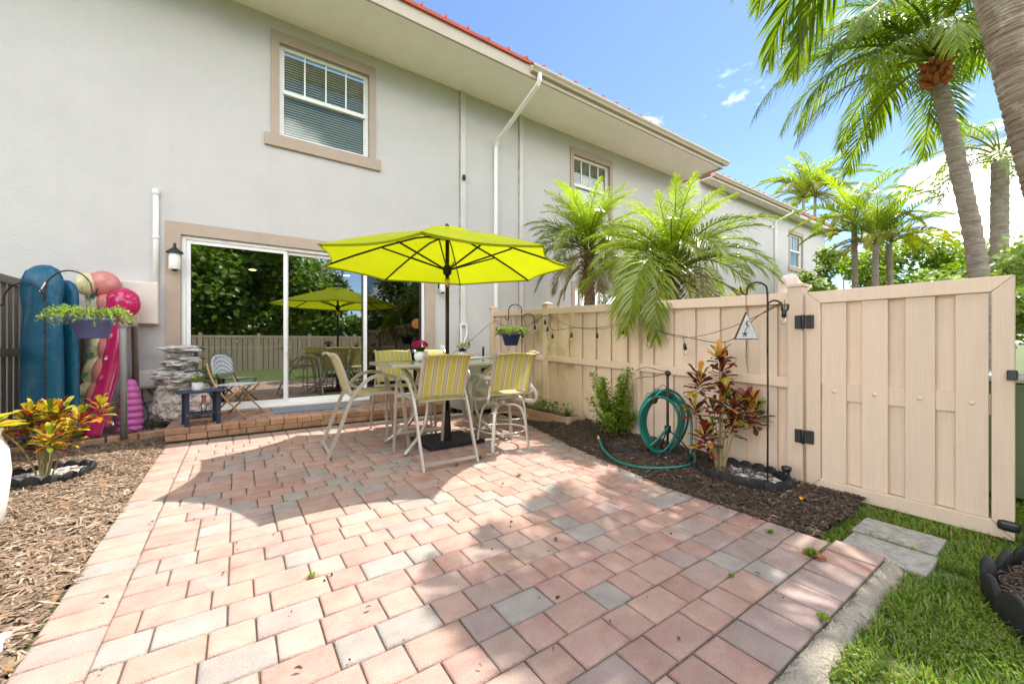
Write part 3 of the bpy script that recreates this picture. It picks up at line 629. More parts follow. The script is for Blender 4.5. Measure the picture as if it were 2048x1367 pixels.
# red standing seam roof with its drip edge
sl = math.tan(R(20)); RY = 6.02; RZ = EV + .20
b = MB(); YR = 11.5
b.add([(-9.3, RY, RZ), (11.80, RY, RZ), (11.80 - 5.4, YR, RZ + (YR - RY) * sl), (-9.3, YR, RZ + (YR - RY) * sl), (-9.3, RY, RZ + .02), (11.80, RY, RZ + .02), (11.80 - 5.4, YR, RZ + .02 + (YR - RY) * sl), (-9.3, YR, RZ + .02 + (YR - RY) * sl), (11.80, 17, RZ), (11.80, 17, RZ + .02)],
      [(0, 3, 2, 1), (4, 5, 6, 7), (0, 1, 5, 4), (5, 9, 6), (1, 8, 9, 5)])
b.box(-9.3, 4.6, RY - .006, RY + .034, EV + .165, RZ + .021)
rf = b.build('roof', 'roof_red', house, w=True)
rib = MB(); rl = 5.2
rib.add([(-.014, 0, 0), (.014, 0, 0), (.014, 0, .05), (-.014, 0, .05), (-.014, rl, rl * sl), (.014, rl, rl * sl), (.014, rl, rl * sl + .05), (-.014, rl, rl * sl + .05)], [(0, 1, 2, 3), (0, 4, 5, 1), (1, 5, 6, 2), (2, 6, 7, 3), (3, 7, 4, 0)])
ribm = rib.mesh('seam_rib', 'roof_red')
x = -1.78
while x < 11.6:
    o = inst('seam_rib', ribm, rf, (x - 1.2, RY - .012 - 7.3, RZ + .018), (0, 0, 0), (1, min(1, (11.85 - x) / 5.4) if x > 6.4 else 1, min(1, (11.85 - x) / 5.4) if x > 6.4 else 1)); x += .42
# gutter and downspout
def gutter(x0, x1, yb, zt, house, dsx=None, wall=WY):
    pr = [(0, 0), (0, -.13), (-.07, -.13), (-.085, -.10), (-.125, -.055), (-.125, -.01), (-.11, -.01), (-.11, -.04), (-.02, -.12), (-.02, 0)]
    b = MB(); n = len(pr); v = [(xx, yb + p[0], zt + p[1]) for xx in (x0, x1) for p in pr]
    b.add(v, [(i, i + n, (i + 1) % n + n, (i + 1) % n) for i in range(n)] + [tuple(range(n)), tuple(range(2 * n - 1, n - 1, -1))])
    return b.build('gutter', 'gutter_beige', house, w=True)
def spout(gut, pts, mat='white_paint'):
    b = MB(); b.tube(pts, 1.0, prof=[(-.04, -.026), (.04, -.026), (.04, .026), (-.04, .026)], up=(0, -1, 0), smooth=False)
    return b.build('downspout', mat, gut, w=True)
g1 = gutter(4.62, 11.86, 6.058, EV + .165, house)
b = MB(); b.tube([(4.80, 6.0, EV + .05), (4.80, 6.0, EV - .08), (4.79, 6.05, EV - .16), (4.60, 7.17, 5.48), (4.59, 7.245, 5.38), (4.59, 7.25, 5.2), (4.59, 7.25, .35), (4.59, 7.2, .22)], 1.0, prof=[(-.038, -.028), (.038, -.028), (.038, .028), (-.038, .028)], up=(0, -1, 0), smooth=False)
b.build('downspout', 'white_paint', house, w=True, bevel=.004)
for xa, xb in [(3.765, 3.875), (5.25, 5.34)]:
    b = MB(); b.box(xa, xb, WY - .035, WY + .01, .2, EV - .001); o = b.build('control_joint', 'pilaster', house, w=True, bevel=.003); b = MB(); b.box(xa - .03, xa - .001, WY - .006, WY + .01, .2, EV - .002); b.build('dirty_sealant', 'joint_dirt', o, w=True)
sash_window(house, *W1); sash_window(house, W2[0], W2[1], W2[2], W2[3])
# sliding door
b = MB(); b.box(-.81, SLD[0], WY - .02, WY + .02, .165, 2.87); b.box(SLD[1], 3.21, WY - .02, WY + .02, .165, 2.87); b.box(SLD[0], SLD[1], WY - .02, WY + .02, SLD[3], 2.87)
sd = b.build('sliding_door', 'trim_tan', house, w=True, bevel=.003)
b = MB(); frame(b, SLD[0] + .002, SLD[1] - .002, SLD[2] + .002, SLD[3] - .002, .05, WY + .03, WY + .15); b.box(SLD[0], SLD[1], WY - .04, WY + .03, SLD[2] - .012, SLD[2] + .018); b.build('frame', 'white_vinyl', sd, w=True, bevel=.003)
def panel(x0, x1, y, glass, mat='white_vinyl', t=.05):
    b = MB(); frame(b, x0, x1, .218, 2.645, t, y, y + .035); b.build('panel_frame', mat, sd, w=True, bevel=.002)
    b = MB(); b.add([(x0 + t, y + .017, .218 + t), (x1 - t, y + .017, .218 + t), (x1 - t, y + .017, 2.645 - t), (x0 + t, y + .017, 2.645 - t)], [(0, 1, 2, 3)]); b.build('pane', glass, sd, w=True)
panel(-.590, .675, WY + .05, 'door_glass'); panel(.645, 1.915, WY + .095, 'door_glass'); panel(1.86, 2.953, WY + .055, 'screen_glass', 'black_plastic', .045)
b = MB(); b.box(1.865, 1.925, WY + .043, WY + .054, .22, 2.64); b.build('stile', 'white_vinyl', sd, w=True)
b = MB(); b.box(.655, .672, WY + .02, WY + .05, 1.02, 1.05); b.box(.655, .672, WY + .02, WY + .05, 1.24, 1.27); b.box(.652, .675, WY + .005, WY + .022, 1.01, 1.28); b.build('handle', 'white_vinyl', sd, w=True, bevel=.003)
# room behind the glass
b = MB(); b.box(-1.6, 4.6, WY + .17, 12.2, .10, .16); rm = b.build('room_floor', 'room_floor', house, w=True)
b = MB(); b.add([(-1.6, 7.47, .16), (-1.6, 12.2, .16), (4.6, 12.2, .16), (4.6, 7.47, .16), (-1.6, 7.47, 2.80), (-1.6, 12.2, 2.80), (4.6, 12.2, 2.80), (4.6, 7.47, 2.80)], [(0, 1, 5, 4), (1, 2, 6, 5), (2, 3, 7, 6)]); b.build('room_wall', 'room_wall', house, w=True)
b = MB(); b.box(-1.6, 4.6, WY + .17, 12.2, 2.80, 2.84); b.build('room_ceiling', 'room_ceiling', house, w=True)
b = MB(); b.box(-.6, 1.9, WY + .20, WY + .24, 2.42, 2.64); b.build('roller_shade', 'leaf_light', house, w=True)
for i, (x, y) in enumerate([(-.2, 8.7), (1.35, 8.6), (.3, 10.6), (2.2, 10.2)]):
    t = T('ceiling_light', ['lit round ceiling light glimpsed through the left glass panel, nearest the door', 'lit round ceiling light glimpsed through the middle glass panel, nearest the door', 'lit round ceiling light deep in the room behind the left glass', 'lit round ceiling light deep in the room behind the middle glass'][i], 'ceiling light', (x, y, 2.80), 0, 'ceiling lights inside the room')
    b = MB(); b.lathe([(.085, 0), (.085, -.008), (.07, -.012)], 20); b.build('rim', 'white_vinyl', t); b = MB(); b.lathe([(.068, -.0125), (.068, -.016)], 20); b.build('diffuser', 'lamp_glow', t)
t = T('pendant_lamp', 'orange woven pendant lamp hanging inside the dark right door panel', 'lamp', (3.62, 9.2, 1.62))
b = MB(); b.lathe([(.09, -.11), (.15, -.07), (.16, 0), (.15, .07), (.08, .11)], 18); b.build('shade', 'pendant_glow', t); b = MB(); b.tube([(0, 0, .11), (0, 0, 1.17)], .006, 6); b.build('cord', 'black_plastic', t)
t = T('dining_table', 'dark dining table inside the room behind the middle glass panel', 'table', (1.9, 9.6, .16))
b = MB(); b.box(-.8, .8, -.45, .45, .72, .76); b.build('table_top', 'dark_wood', t)
for sx in (-1, 1):
    for sy in (-1, 1): b = MB(); b.box(sx * .7 - .04, sx * .7 + .04, sy * .38 - .04, sy * .38 + .04, 0, .72); b.build('leg', 'dark_wood', t)
t = T('kitchen_island', 'pale kitchen island deep in the room behind the left glass panel', 'counter', (0, 10.9, .16)); b = MB(); b.box(-1.1, 1.0, -.3, .3, 0, .88); b.build('base', 'room_ceiling', t); b = MB(); b.box(-1.15, 1.05, -.35, .35, .88, .93); b.build('worktop', 'white_paint', t)
# neighbour's sliding door, mostly behind the palms
b = MB(); b.box(SL2[0] - .1, SL2[0], WY - .02, WY + .02, .18, 2.7); b.box(SL2[1], SL2[1] + .1, WY - .02, WY + .02, .18, 2.7); b.box(SL2[0], SL2[1], WY - .02, WY + .02, 2.55, 2.7); d2 = b.build('neighbour_door', 'trim_tan', house, w=True)
b = MB(); frame(b, SL2[0], SL2[1], SL2[2], SL2[3], .06, WY + .03, WY + .14); b.box(SL2[0] + .24, SL2[0] + .32, WY + .04, WY + .10, .24, 2.49); b.build('frame', 'white_vinyl', d2, w=True)
b = MB(); b.add([(SL2[0] + .06, WY + .09, .24), (SL2[1] - .06, WY + .09, .24), (SL2[1] - .06, WY + .09, 2.49), (SL2[0] + .06, WY + .09, 2.49)], [(0, 1, 2, 3)]); b.build('pane', 'door_glass', d2, w=True)
b = MB(); b.box(SL2[0] - .1, SL2[1] + .1, WY + .9, WY + .95, 0, 2.8); b.build('room_shade', 'room_wall', d2, w=True)

# farther unit of the row
far = T('townhouse', 'far end townhouse of the row with one sash window above the fence', 'house', (17, 7.3, 0))
b = MB(); FW = (19.62, 20.92, 4.45, 5.86)
wall_with_holes(b, 11.602, 23.7, -.1, 6.55, [FW], WY, .16); b.box(23.68, 23.7, WY + .001, 14, -.1, 6.55); b.build('wall', 'stucco', far, w=True)
b = MB(); b.box(12.6, 24.25, 6.92, WY + .3, 6.50, 6.52); b.box(23.6, 24.25, WY + .3, 12, 6.50, 6.52); b.build('soffit', 'soffit', far, w=True)
b = MB(); b.box(12.6, 24.29, 6.88, 6.92, 6.42, 6.64); b.box(24.25, 24.29, 6.92, 12, 6.42, 6.64); b.build('fascia', 'gutter_beige', far, w=True)
b = MB(); YA = 6.84; b.add([(12.6, YA, 6.65), (24.35, YA, 6.65), (20.2, 11.5, 6.65 + 4.66 * sl), (12.6, 11.5, 6.65 + 4.66 * sl), (24.35, 16, 6.65), (12.6, YA, 6.69), (24.35, YA, 6.69), (20.2, 11.5, 6.69 + 4.66 * sl), (12.6, 11.5, 6.69 + 4.66 * sl), (24.35, 16, 6.69)], [(5, 6, 7, 8), (6, 9, 7), (0, 1, 6, 5), (1, 4, 9, 6), (0, 3, 2, 1), (1, 2, 4), (0, 5, 8, 3)])
b.box(19.4, 24.35, YA - .006, YA + .03, 6.58, 6.66); fr_ = b.build('roof', 'roof_red', far, w=True)
x = 12.8
while x < 24.2:
    s_ = .86 if x < 20.2 else max(.05, .86 * (24.4 - x) / 4.2); inst('seam_rib', ribm, fr_, (x - 17, YA - .012 - 7.3, 6.688), (0, 0, 0), (1, s_, s_)); x += .42
gutter(12.6, 19.4, 6.878, 6.64, far)
b = MB(); b.tube([(18.6, 6.82, 6.55), (18.6, 6.82, 6.45), (18.1, 7.22, 6.1), (18.1, 7.25, 6.0), (18.1, 7.25, .3)], .04, 4); b.build('downspout', 'white_paint', far, w=True)
b = MB(); b.box(18.28, 18.36, WY - .03, WY + .01, .2, 6.5); b.build('control_joint', 'pilaster', far, w=True)
sash_window(far, *FW)

# things fixed to the house wall
def wall_lamp(x, z, lab):
    t = T('wall_lamp', lab, 'wall lamp', (x, WY, z), 0, 'wall lamps beside the sliding door')
    b = MB(); b.lathe([(.005, .19), (.018, .18), (.018, .13), (.05, .10), (.085, .075), (.098, .055), (.09, .045), (.06, .045)], 18, (0, -.11, 0)); b.build('cap', 'black_plastic', t)
    b = MB(); b.lathe([(.058, .045), (.066, -.02), (.066, -.17), (.062, -.175)], 18, (0, -.11, 0)); b.build('shade', 'white_ceramic', t)
    b = MB(); b.lathe([(.03, -.175), (.03, -.2)], 12, (0, -.11, 0)); b.box(-.055, .055, -.025, 0, -.09, .09); b.tube([(0, -.02, .05), (.03, -.07, .08), (0, -.11, .06)], .012, 8); b.build('bracket', 'black_plastic', t)
wall_lamp(-.70, 2.36, 'black and white wall lantern left of the sliding door'); wall_lamp(3.33, 2.33, 'black and white wall lantern right of the sliding door, half behind the umbrella')
t = T('conduit_pipe', 'white capped conduit pipe running down the wall left of the door', 'pipe', (-.905, 7.27, 1.97)); b = MB(); b.tube([(0, 0, 0), (0, 0, 1.30)], .034, 12); b.build('pipe', 'white_paint', t); b = MB(); b.lathe([(.04, .62), (.04, .66)], 12); b.lathe([(.040, 1.22), (.040, 1.28), (.02, 1.31)], 12); b.build('collar', 'white_paint', t)
t = T('meter_cabinet', 'beige metal meter cabinet on the wall behind the pink float', 'cabinet', (-1.20, 7.3, 1.42)); b = MB(); b.box(-.36, .33, -.14, 0, 0, .56); b.build('case', 'utility_beige', t, bevel=.006); b = MB(); b.box(-.02, .325, -.155, -.141, .008, .552); b.build('door', 'utility_beige', t, bevel=.004); b = MB(); b.box(-.355, -.03, -.152, -.141, .20, .552); b.build('door', 'utility_beige', t, bevel=.004)
t = T('irrigation_timer', 'rounded beige irrigation timer box low on the wall by the rock fountain', 'timer box', (-1.0, 7.3, .55)); b = MB(); b.box(-.115, .115, -.11, 0, 0, .25); b.build('case', 'utility_beige', t, bevel=.03); b = MB(); b.box(-.09, .09, -.122, -.109, .03, .22); b.build('cover', 'white_paint', t, bevel=.012)
b = MB(); b.tube(cr([(.02, -.05, 0), (.05, -.06, -.06), (.12, -.07, -.07), (.13, -.06, -.16), (.04, -.05, -.18), (-.05, -.06, -.22)], 6), .008, 6); b.tube(cr([(-.04, -.05, 0), (-.03, -.06, -.15), (.02, -.05, -.32), (.0, -.05, -.5)], 6), .006, 6); b.build('cable', 'bark', t)
t = T('security_camera', 'small black camera mounted on the vertical wall joint', 'camera', (3.82, 7.26, 4.53)); b = MB(); b.lathe([(.028, -.05), (.034, -.02), (.034, .04), (.02, .05)], 12, (0, -.03, 0)); b.build('body', 'black_plastic', t); b = MB(); b.lathe([(.02, -.055), (.02, -.051)], 12, (0, -.03, 0)); b.build('lens', 'screen_dark', t)
t = T('outdoor_socket', 'white weatherproof socket cover on the wall behind the umbrella pole', 'socket', (3.36, 7.3, 1.05)); b = MB(); b.box(-.05, .05, -.05, 0, -.06, .06); b.build('box', 'white_vinyl', t, bevel=.006); b = MB(); b.box(-.045, .045, -.062, -.051, -.05, .055); b.build('cover', 'white_vinyl', t, bevel=.004)
t = T('hose_bracket', 'white folded bracket on the wall joint right of the door', 'bracket', (3.80, 7.25, 1.35)); b = MB(); b.bar([(-.06, -.02, .18), (-.06, -.03, -.25)], .03, .03); b.bar([(.07, -.02, .18), (.07, -.03, .0), (.0, -.03, -.22)], .03, .03); b.box(-.08, .09, -.04, 0, .17, .2); b.build('arm', 'white_paint', t)
# ---------------------------------------------------------------- fences and gate
FX = 3.88
def ztop(y): return 1.555 + .0305 * y
fence = T('privacy_fence', 'beige vinyl privacy fence with string lights along the right side', 'fence', (FX, 3.8, 0))
posts = [6.25, 4.69, 3.03, 1.395]
def post(y, zt, w=.11, mat='fence_beige', par=fence):
    b = MB(); b.box(FX - .03, FX + w - .03, y - w / 2, y + w / 2, -.06, zt); o = b.build('post', mat, par, w=True, bevel=.006)
    b = MB(); b.box(FX - .042, FX + w - .018, y - w / 2 - .012, y + w / 2 + .012, zt, zt + .022); b.add([(FX - .042, y - w / 2 - .012, zt + .022), (FX + w - .018, y - w / 2 - .012, zt + .022), (FX + w - .018, y + w / 2 + .012, zt + .022), (FX - .042, y + w / 2 + .012, zt + .022), (FX + w / 2 - .03, y, zt + .05)], [(0, 1, 4), (1, 2, 4), (2, 3, 4), (3, 0, 4)]); b.build('post_cap', mat, o, w=True)
    return o
for y in posts: post(y, ztop(y) + (.045 if y != 3.03 else .055), mat='fence_algae' if y == 4.69 else 'fence_beige')
zmid = lambda y: .745 + .032 * y
for ya, yb in zip(posts, posts[1:]):
    a, c = ya - .055, yb + .055
    for (zf, h) in ((lambda y: ztop(y) - .095, .095), (zmid, .085)):
        b = MB(); x0, x1 = FX - .012, FX + .034
        v = [(x0, a, zf(a)), (x1, a, zf(a)), (x1, c, zf(c)), (x0, c, zf(c)), (x0, a, zf(a) + h), (x1, a, zf(a) + h), (x1, c, zf(c) + h), (x0, c, zf(c) + h)]
        b.add(v, [(0, 1, 2, 3), (4, 7, 6, 5), (0, 4, 5, 1), (1, 5, 6, 2), (2, 6, 7, 3), (3, 7, 4, 0)]); b.build('rail', 'fence_beige', fence, w=True, bevel=.005)
    n = round((a - c) / .243); pit = (a - c) / n
    for k in range(n):
        y1 = a - k * pit; alg = 'fence_algae' if ya == 4.69 and k < 2 or yb == 4.69 and k == n - 1 else 'fence_beige'
        b = MB(); b.box(FX + .036, FX + .050, y1 - .151, y1 - .006, z_right(3.8, y1) - .02, ztop(y1) - .03); b.build('board', alg, fence, w=True, bevel=.003)
        b = MB(); b.box(FX + .068, FX + .080, y1 - pit - .012, y1 - .128, z_right(3.8, y1) - .02, ztop(y1) - .03); b.build('board', alg, fence, w=True, bevel=.003)
gate = T('garden_gate', 'closed beige vinyl gate with black hinges in line with the fence', 'gate', (FX, .78, 0))
gx0, gx1 = FX - .018, FX + .03; ga, gb = .247, 1.318
def gp(nm, v, mat='fence_beige'):
    b = MB(); n = len(v); b.add([(gx0, y, z) for y, z in v] + [(gx1, y, z) for y, z in v], [tuple(range(n)), tuple(range(2 * n - 1, n - 1, -1))] + [(i, i + n, (i + 1) % n + n, (i + 1) % n) for i in range(n)]); return b.build(nm, mat, gate, w=True, bevel=.004)
zt0, zb0 = 1.588, -.022
gp('frame_rail', [(gb, zt0), (ga, zt0), (.340, 1.492), (1.222, 1.492)]); gp('frame_rail', [(gb, zb0), (1.222, .076), (.340, .076), (ga, zb0)])
gp('frame_stile', [(gb - .001, zt0 - .002), (1.223, 1.490), (1.223, .078), (gb - .001, zb0 + .002)]); gp('frame_stile', [(ga + .001, zt0 - .002), (ga + .001, zb0 + .002), (.339, .078), (.339, 1.490)])
for a, c in [(1.216, 1.062), (.968, .822), (.731, .585), (.492, .352)]:
    b = MB(); b.box(FX + .000, FX + .014, c, a, .078, 1.490); bd = b.build('board', 'fence_beige', gate, w=True, bevel=.003)
    b = MB(); b.blob((FX - .001, (a + c) / 2, .79), (.006, .016, .016), 2, 0); b.build('screw_cap', 'fence_beige', bd, w=True)
for a, c in [(1.10, .93), (.86, .69), (.62, .45)]:
    b = MB(); b.box(FX + .038, FX + .050, c, a, .078, 1.490); b.build('board', 'fence_beige', gate, w=True)
b = MB(); b.box(FX + .0155, FX + .036, .345, 1.218, .72, .852); b.build('mid_rail', 'fence_beige', gate, w=True, bevel=.003)
for z in (1.345, .402):
    b = MB(); b.box(FX - .036, FX - .0185, 1.262, 1.318, z - .055, z + .055); b.box(FX - .052, FX - .0305, 1.34, 1.39, z - .055, z + .055)
    b.tube([(FX - .045, 1.332, z - .058), (FX - .045, 1.332, z + .058)], .017, 10); h = b.build('hinge', 'black_plastic', gate, w=True, bevel=.006)
    for dz in (-.035, 0, .035): b = MB(); b.blob((FX - .036, 1.285, z + dz), (.004, .007, .007), 1, 0); b.build('screw', 'black_rubber', h, w=True)
b = MB(); b.box(FX - .052, FX - .0185, .235, .278, .95, 1.01); b.build('latch', 'black_plastic', gate, w=True, bevel=.006)
b = MB(); b.tube([(FX - .035, .24, .985), (FX - .035, .20, .985)], .006, 8); b.build('latch_pin', 'aluminium', gate, w=True)
b = MB(); b.box(FX - .045, FX - .0185, .225, .315, .035, .095); b.build('bottom_bracket', 'black_plastic', gate, w=True, bevel=.02)
gpost = T('gate_post', 'beige strike post with black catch at the right edge', 'post', (FX, .155, 0))
b = MB(); b.box(FX - .03, FX + .08, .10, .212, -.06, 1.63); b.build('post', 'fence_beige', gpost, w=True, bevel=.006); b = MB(); b.box(FX - .05, FX - .031, .165, .21, .93, 1.03); b.build('catch', 'black_plastic', gpost, w=True, bevel=.005)
# grey-brown fence behind the floats
lf = T('side_fence', 'dark taupe slat fence at the left edge behind the blue float', 'fence', (-2.09, 6.9, 0))
for y in [7.22, 6.05, 4.5]: b = MB(); b.box(-2.15, -2.04, y - .05, y + .05, -.06, 1.93); b.build('post', 'fence_taupe', lf, w=True, bevel=.005)
for z in (1.82, 1.02, .12): b = MB(); b.box(-2.085, -2.055, 4.0, 7.28, z, z + .09); b.build('rail', 'fence_taupe', lf, w=True, bevel=.004)
y = 7.14
while y > 4.2: b = MB(); b.box(-2.115, -2.10, y - .115, y, .03, 1.9); b.build('board', 'fence_taupe', lf, w=True); y -= .155
# rear boundary fence, seen mirrored in the door glass
bf = T('boundary_fence', 'beige boundary fence across the lawn, mirrored in the door glass', 'fence', (1.2, -5.8, 0))
bm_ = MB(); bm_.box(-.085, .085, -.012, .012, -.06, 1.45); bmm = bm_.mesh('board', 'fence_beige'); bp_ = MB(); bp_.box(-.06, .06, -.06, .06, -.06, 1.56); bpm = bp_.mesh('post', 'fence_beige')
x = -9.0
while x < 11: inst('board', bmm, bf, (x - 1.2, .03 * (round(x / .19) % 2), 0)); x += .19
x = -9.2
while x < 11: inst('post', bpm, bf, (x - 1.2, .05, 0)); x += 2.0
b = MB(); b.box(-9.2, 11, -5.76, -5.71, 1.36, 1.46); b.build('rail', 'fence_beige', bf, w=True)

# ---------------------------------------------------------------- foliage tools
def frond_mesh(name, Ln, e0, e1, pairs, ll, lw, mat, seed, vee=.45, droop=.5, fwd=(1.15, .45), stalk=.16, rr=.012, bend=1.1, clump=0):
    rnd = random.Random(seed); b = MB(); n = 16; pts = [Vector((0, 0, 0))]; tg = []
    side = rnd.uniform(-.12, .12)
    for i in range(n):
        t = (i + .5) / n; a = e0 + (e1 - e0) * t ** bend
        d = Vector((math.cos(a), side * t, math.sin(a))).normalized(); tg.append(d); pts.append(pts[-1] + d * Ln / n)
    tg.append(tg[-1])
    b.tube(pts, [rr * (1.25 - 1.05 * i / n) for i in range(n + 1)], 5, m=0)
    for k in range(pairs):
        t = stalk + (1 - stalk) * (k + rnd.uniform(-.3, .3)) / pairs; t = min(.995, max(stalk * .8, t)); f = t * n; i = min(n - 1, int(f)); p = pts[i].lerp(pts[i + 1], f - i); d = tg[i].lerp(tg[i + 1], f - i).normalized()
        up = Vector((0, 1, 0)).cross(d) * -1
        if up.z < 0 and abs(d.z) < .98: up = -up
        sd = d.cross(up).normalized(); prof = math.sin(math.pi * min(1, (.18 + .82 * ((t - stalk) / (1 - stalk))) ** .75)) ** .6 * .85 + .15
        for s in (-1, 1):
            L_ = ll * prof * rnd.uniform(.85, 1.1); a = fwd[0] + (fwd[1] - fwd[0]) * t + rnd.uniform(-.12, .12); v_ = vee + rnd.uniform(-.15, .15) + (clump * rnd.uniform(-1, 1))
            dr = d * math.cos(a) + (sd * s * math.cos(v_) + up * math.sin(v_)) * math.sin(a)
            g = droop * rnd.uniform(.6, 1.3); m1 = p + dr * L_ * .5 - Vector((0, 0, g * L_ * .10)); m2 = p + dr * L_ * .93 - Vector((0, 0, g * L_ * .45))
            wv = d.cross(dr).cross(dr); wv = (d - dr * d.dot(dr)).normalized(); w = lw * rnd.uniform(.8, 1.15)
            b.add([p - wv * w * .35, p + wv * w * .35, m1 + wv * w * .5, m1 - wv * w * .5, m2], [(0, 1, 2, 3), (3, 2, 4)], 0)
    return b.mesh(name, mat)
def trunk(path, r0, r1, rings=0, amp=.08, seg=14, n=None, seed=0):
    P = cr(path, n or 12); k = len(P); b = MB(); rnd = random.Random(seed); rad = []
    for i in range(k):
        t = i / (k - 1); r = r0 + (r1 - r0) * t
        if rings: r *= 1 + amp * (((t * rings) % 1) - .5) + rnd.uniform(-.02, .02)
        rad.append(r)
    b.tube(P, rad, seg); return b
def palm(name, label, path, r0, r1, tmat, groups, rings=0, crown_off=.0, amp=.08, boots=None, group=None, seed=0, tn=24):
    rnd = random.Random(seed); base = path[0]; p = T(name, label, 'palm tree', base, 0, group)
    trunk(path, r0, r1, rings, amp, n=tn, seed=seed).build('trunk', tmat, p, w=True)
    top = Vector(path[-1]) - Vector(base)
    if boots:
        b = MB()
        for i in range(boots[0]):
            a = i * 2.4; z = -boots[1] * (1 - i / boots[0]); rr = r1 * 1.1; c = top + Vector((math.cos(a) * rr, math.sin(a) * rr, z)); d = Vector((math.cos(a) * .75, math.sin(a) * .75, .66))
            b.tube([c - d * .03, c + d * boots[2] * rnd.uniform(.6, 1.1)], [boots[3], boots[3] * .45], 5)
        b.build('leaf_bases', boots[4], p)
    for (meshes, cnt, z0, z1, sc0, sc1, az0, az1) in groups:
        for i in range(cnt):
            az = az0 + (az1 - az0) * (i + rnd.uniform(-.35, .35)) / cnt
            if az1 - az0 > 6: az = i * 2.39996 + rnd.uniform(-.25, .25)
            t = i / max(1, cnt - 1)
            inst('frond', rnd.choice(meshes), p, top + Vector((math.cos(az) * r1 * .6, math.sin(az) * r1 * .6, z0 + (z1 - z0) * t)), (rnd.uniform(-.15, .15), rnd.uniform(-.10, .10), az), rnd.uniform(sc0, sc1))
    return p
TAU = 6.2832
# pygmy date palms behind the fence
PY = {}
for nm, e0, e1, mat in [('up', 1.35, .35, 'leaf_palm_new'), ('mid', .95, -.35, 'leaf_palm'), ('arch', .65, -1.0, 'leaf_palm'), ('low', .05, -1.25, 'leaf_palm_old'), ('hang', -.65, -1.5, 'leaf_palm_old'), ('dry', -.8, -1.5, 'leaf_palm_dry'), ('over', .30, -1.5, 'leaf_palm')]:
    PY[nm] = [frond_mesh('frond_' + nm, 1.06, e0, e1, 62, .27, .0105, mat, 10 * len(PY) + k, vee=.35, droop=.8, rr=.011, clump=.32) for k in range(3)]
palm('date_palm', 'feathery pygmy date palm against the wall, the left of the two behind the fence', [(5.75, 5.62, -.05), (5.70, 5.60, 1.2), (5.76, 5.62, 2.2), (5.74, 5.62, 2.95)], .085, .10, 'trunk_brown',
     [(PY['up'], 18, .15, .32, 1.0, 1.25, 0, TAU), (PY['mid'], 16, .05, .18, 1.1, 1.35, 0, TAU), (PY['arch'], 15, -.02, .1, 1.15, 1.45, 0, TAU), (PY['low'], 9, -.1, 0, 1.0, 1.25, 0, TAU), (PY['hang'], 3, -.2, -.1, .8, 1.0, 0, TAU), (PY['dry'], 4, -.22, -.1, .8, 1.0, 0, TAU)], rings=26, amp=.3, boots=(40, .55, .09, .018, 'trunk_brown'), seed=3)
palm('date_palm', 'feathery pygmy date palm leaning its fronds over the fence, the right of the two', [(4.95, 3.30, -.05), (5.0, 3.28, .8), (5.03, 3.32, 1.55), (5.06, 3.33, 2.15)], .085, .10, 'trunk_brown',
     [(PY['up'], 14, .14, .28, .9, 1.15, 0, TAU), (PY['mid'], 16, .05, .16, 1.0, 1.3, 0, TAU), (PY['arch'], 16, -.02, .08, 1.1, 1.4, 0, TAU), (PY['low'], 10, -.08, .02, 1.0, 1.25, 0, TAU), (PY['over'], 3, .02, .05, 1.78, 1.95, 3.30, 3.75)], rings=22, amp=.3, boots=(36, .5, .09, .018, 'trunk_brown'), seed=8)
# low areca clumps filling in behind the fence
AR = [frond_mesh('frond_areca', 1.0, 1.25, .0, 34, .34, .02, 'leaf_areca', 70 + k, vee=.4, droop=.5) for k in range(3)]
for i, (x, y, z) in enumerate([(6.3, 4.7, 1.3), (6.6, 3.0, 1.15), (7.4, 3.8, 1.5)]):
    palm('areca_palm', ['yellow green areca clump between the two date palms', 'yellow green areca clump right behind the drooping date palm', 'yellow green areca clump far behind the drooping date palm'][i], [(x, y, -.05), (x, y, z * .5), (x + .03, y, z)], .05, .04, 'trunk_grey', [(AR, 16, -.3, .1, .7, 1.05, 0, TAU)], group='areca clumps behind the fence', seed=20 + i, tn=6)
b = MB(); b.tube([(3.862, 3.05, 1.53), (4.35, 3.55, 1.75), (5.0, 4.25, 2.05)], .004, 5); tag(b.build('guy_wire', 'white_vinyl'), 'thin white guy line from the fence post up into the palms', 'wire')
# big leaning palm beside the gate: its crown hangs above the frame and dapples the patio
BG = [frond_mesh('frond_broad', 2.2, e0, e1, 46, .62, .034, 'leaf_coconut', 100 + k, vee=.30, droop=.9, rr=.02, fwd=(1.0, .4)) for k, (e0, e1) in enumerate([(.85, -1.05), (.5, -1.25), (.15, -1.45), (1.2, -.6)])]
palm('leaning_palm', 'thick lichen spotted palm trunk leaning in at the top right corner', [(6.69, -.256, -.06), (6.38, -.04, 1.4), (6.067, .177, 2.778), (5.73, .41, 4.27), (5.40, .635, 5.70)], .235, .175, 'trunk_lichen',
     [(BG[0:2], 6, .0, .12, .9, 1.05, 0, TAU), (BG[3:4], 3, .1, .2, .85, 1.0, 0, TAU), (BG[0:2], 8, .05, .15, .98, 1.12, .9, 2.7)], rings=85, amp=.045, seed=31, tn=110)
CO = [frond_mesh('frond_long', 2.6, e0, e1, 56, .60, .026, 'leaf_coconut', 130 + k, vee=.1, droop=1.2, rr=.022, fwd=(1.1, .45)) for k, (e0, e1) in enumerate([(1.0, -.8), (.7, -1.1), (.35, -1.2), (1.3, -.1)])]
COF = [frond_mesh('frond_long', 2.5, e0, e1, 54, .50, .024, m_, 150 + k, vee=.35, droop=.8, rr=.02, clump=.5) for k, (e0, e1, m_) in enumerate([(.9, -.9, 'leaf_areca'), (.4, -1.2, 'leaf_coconut'), (.0, -1.3, 'leaf_palm')])]
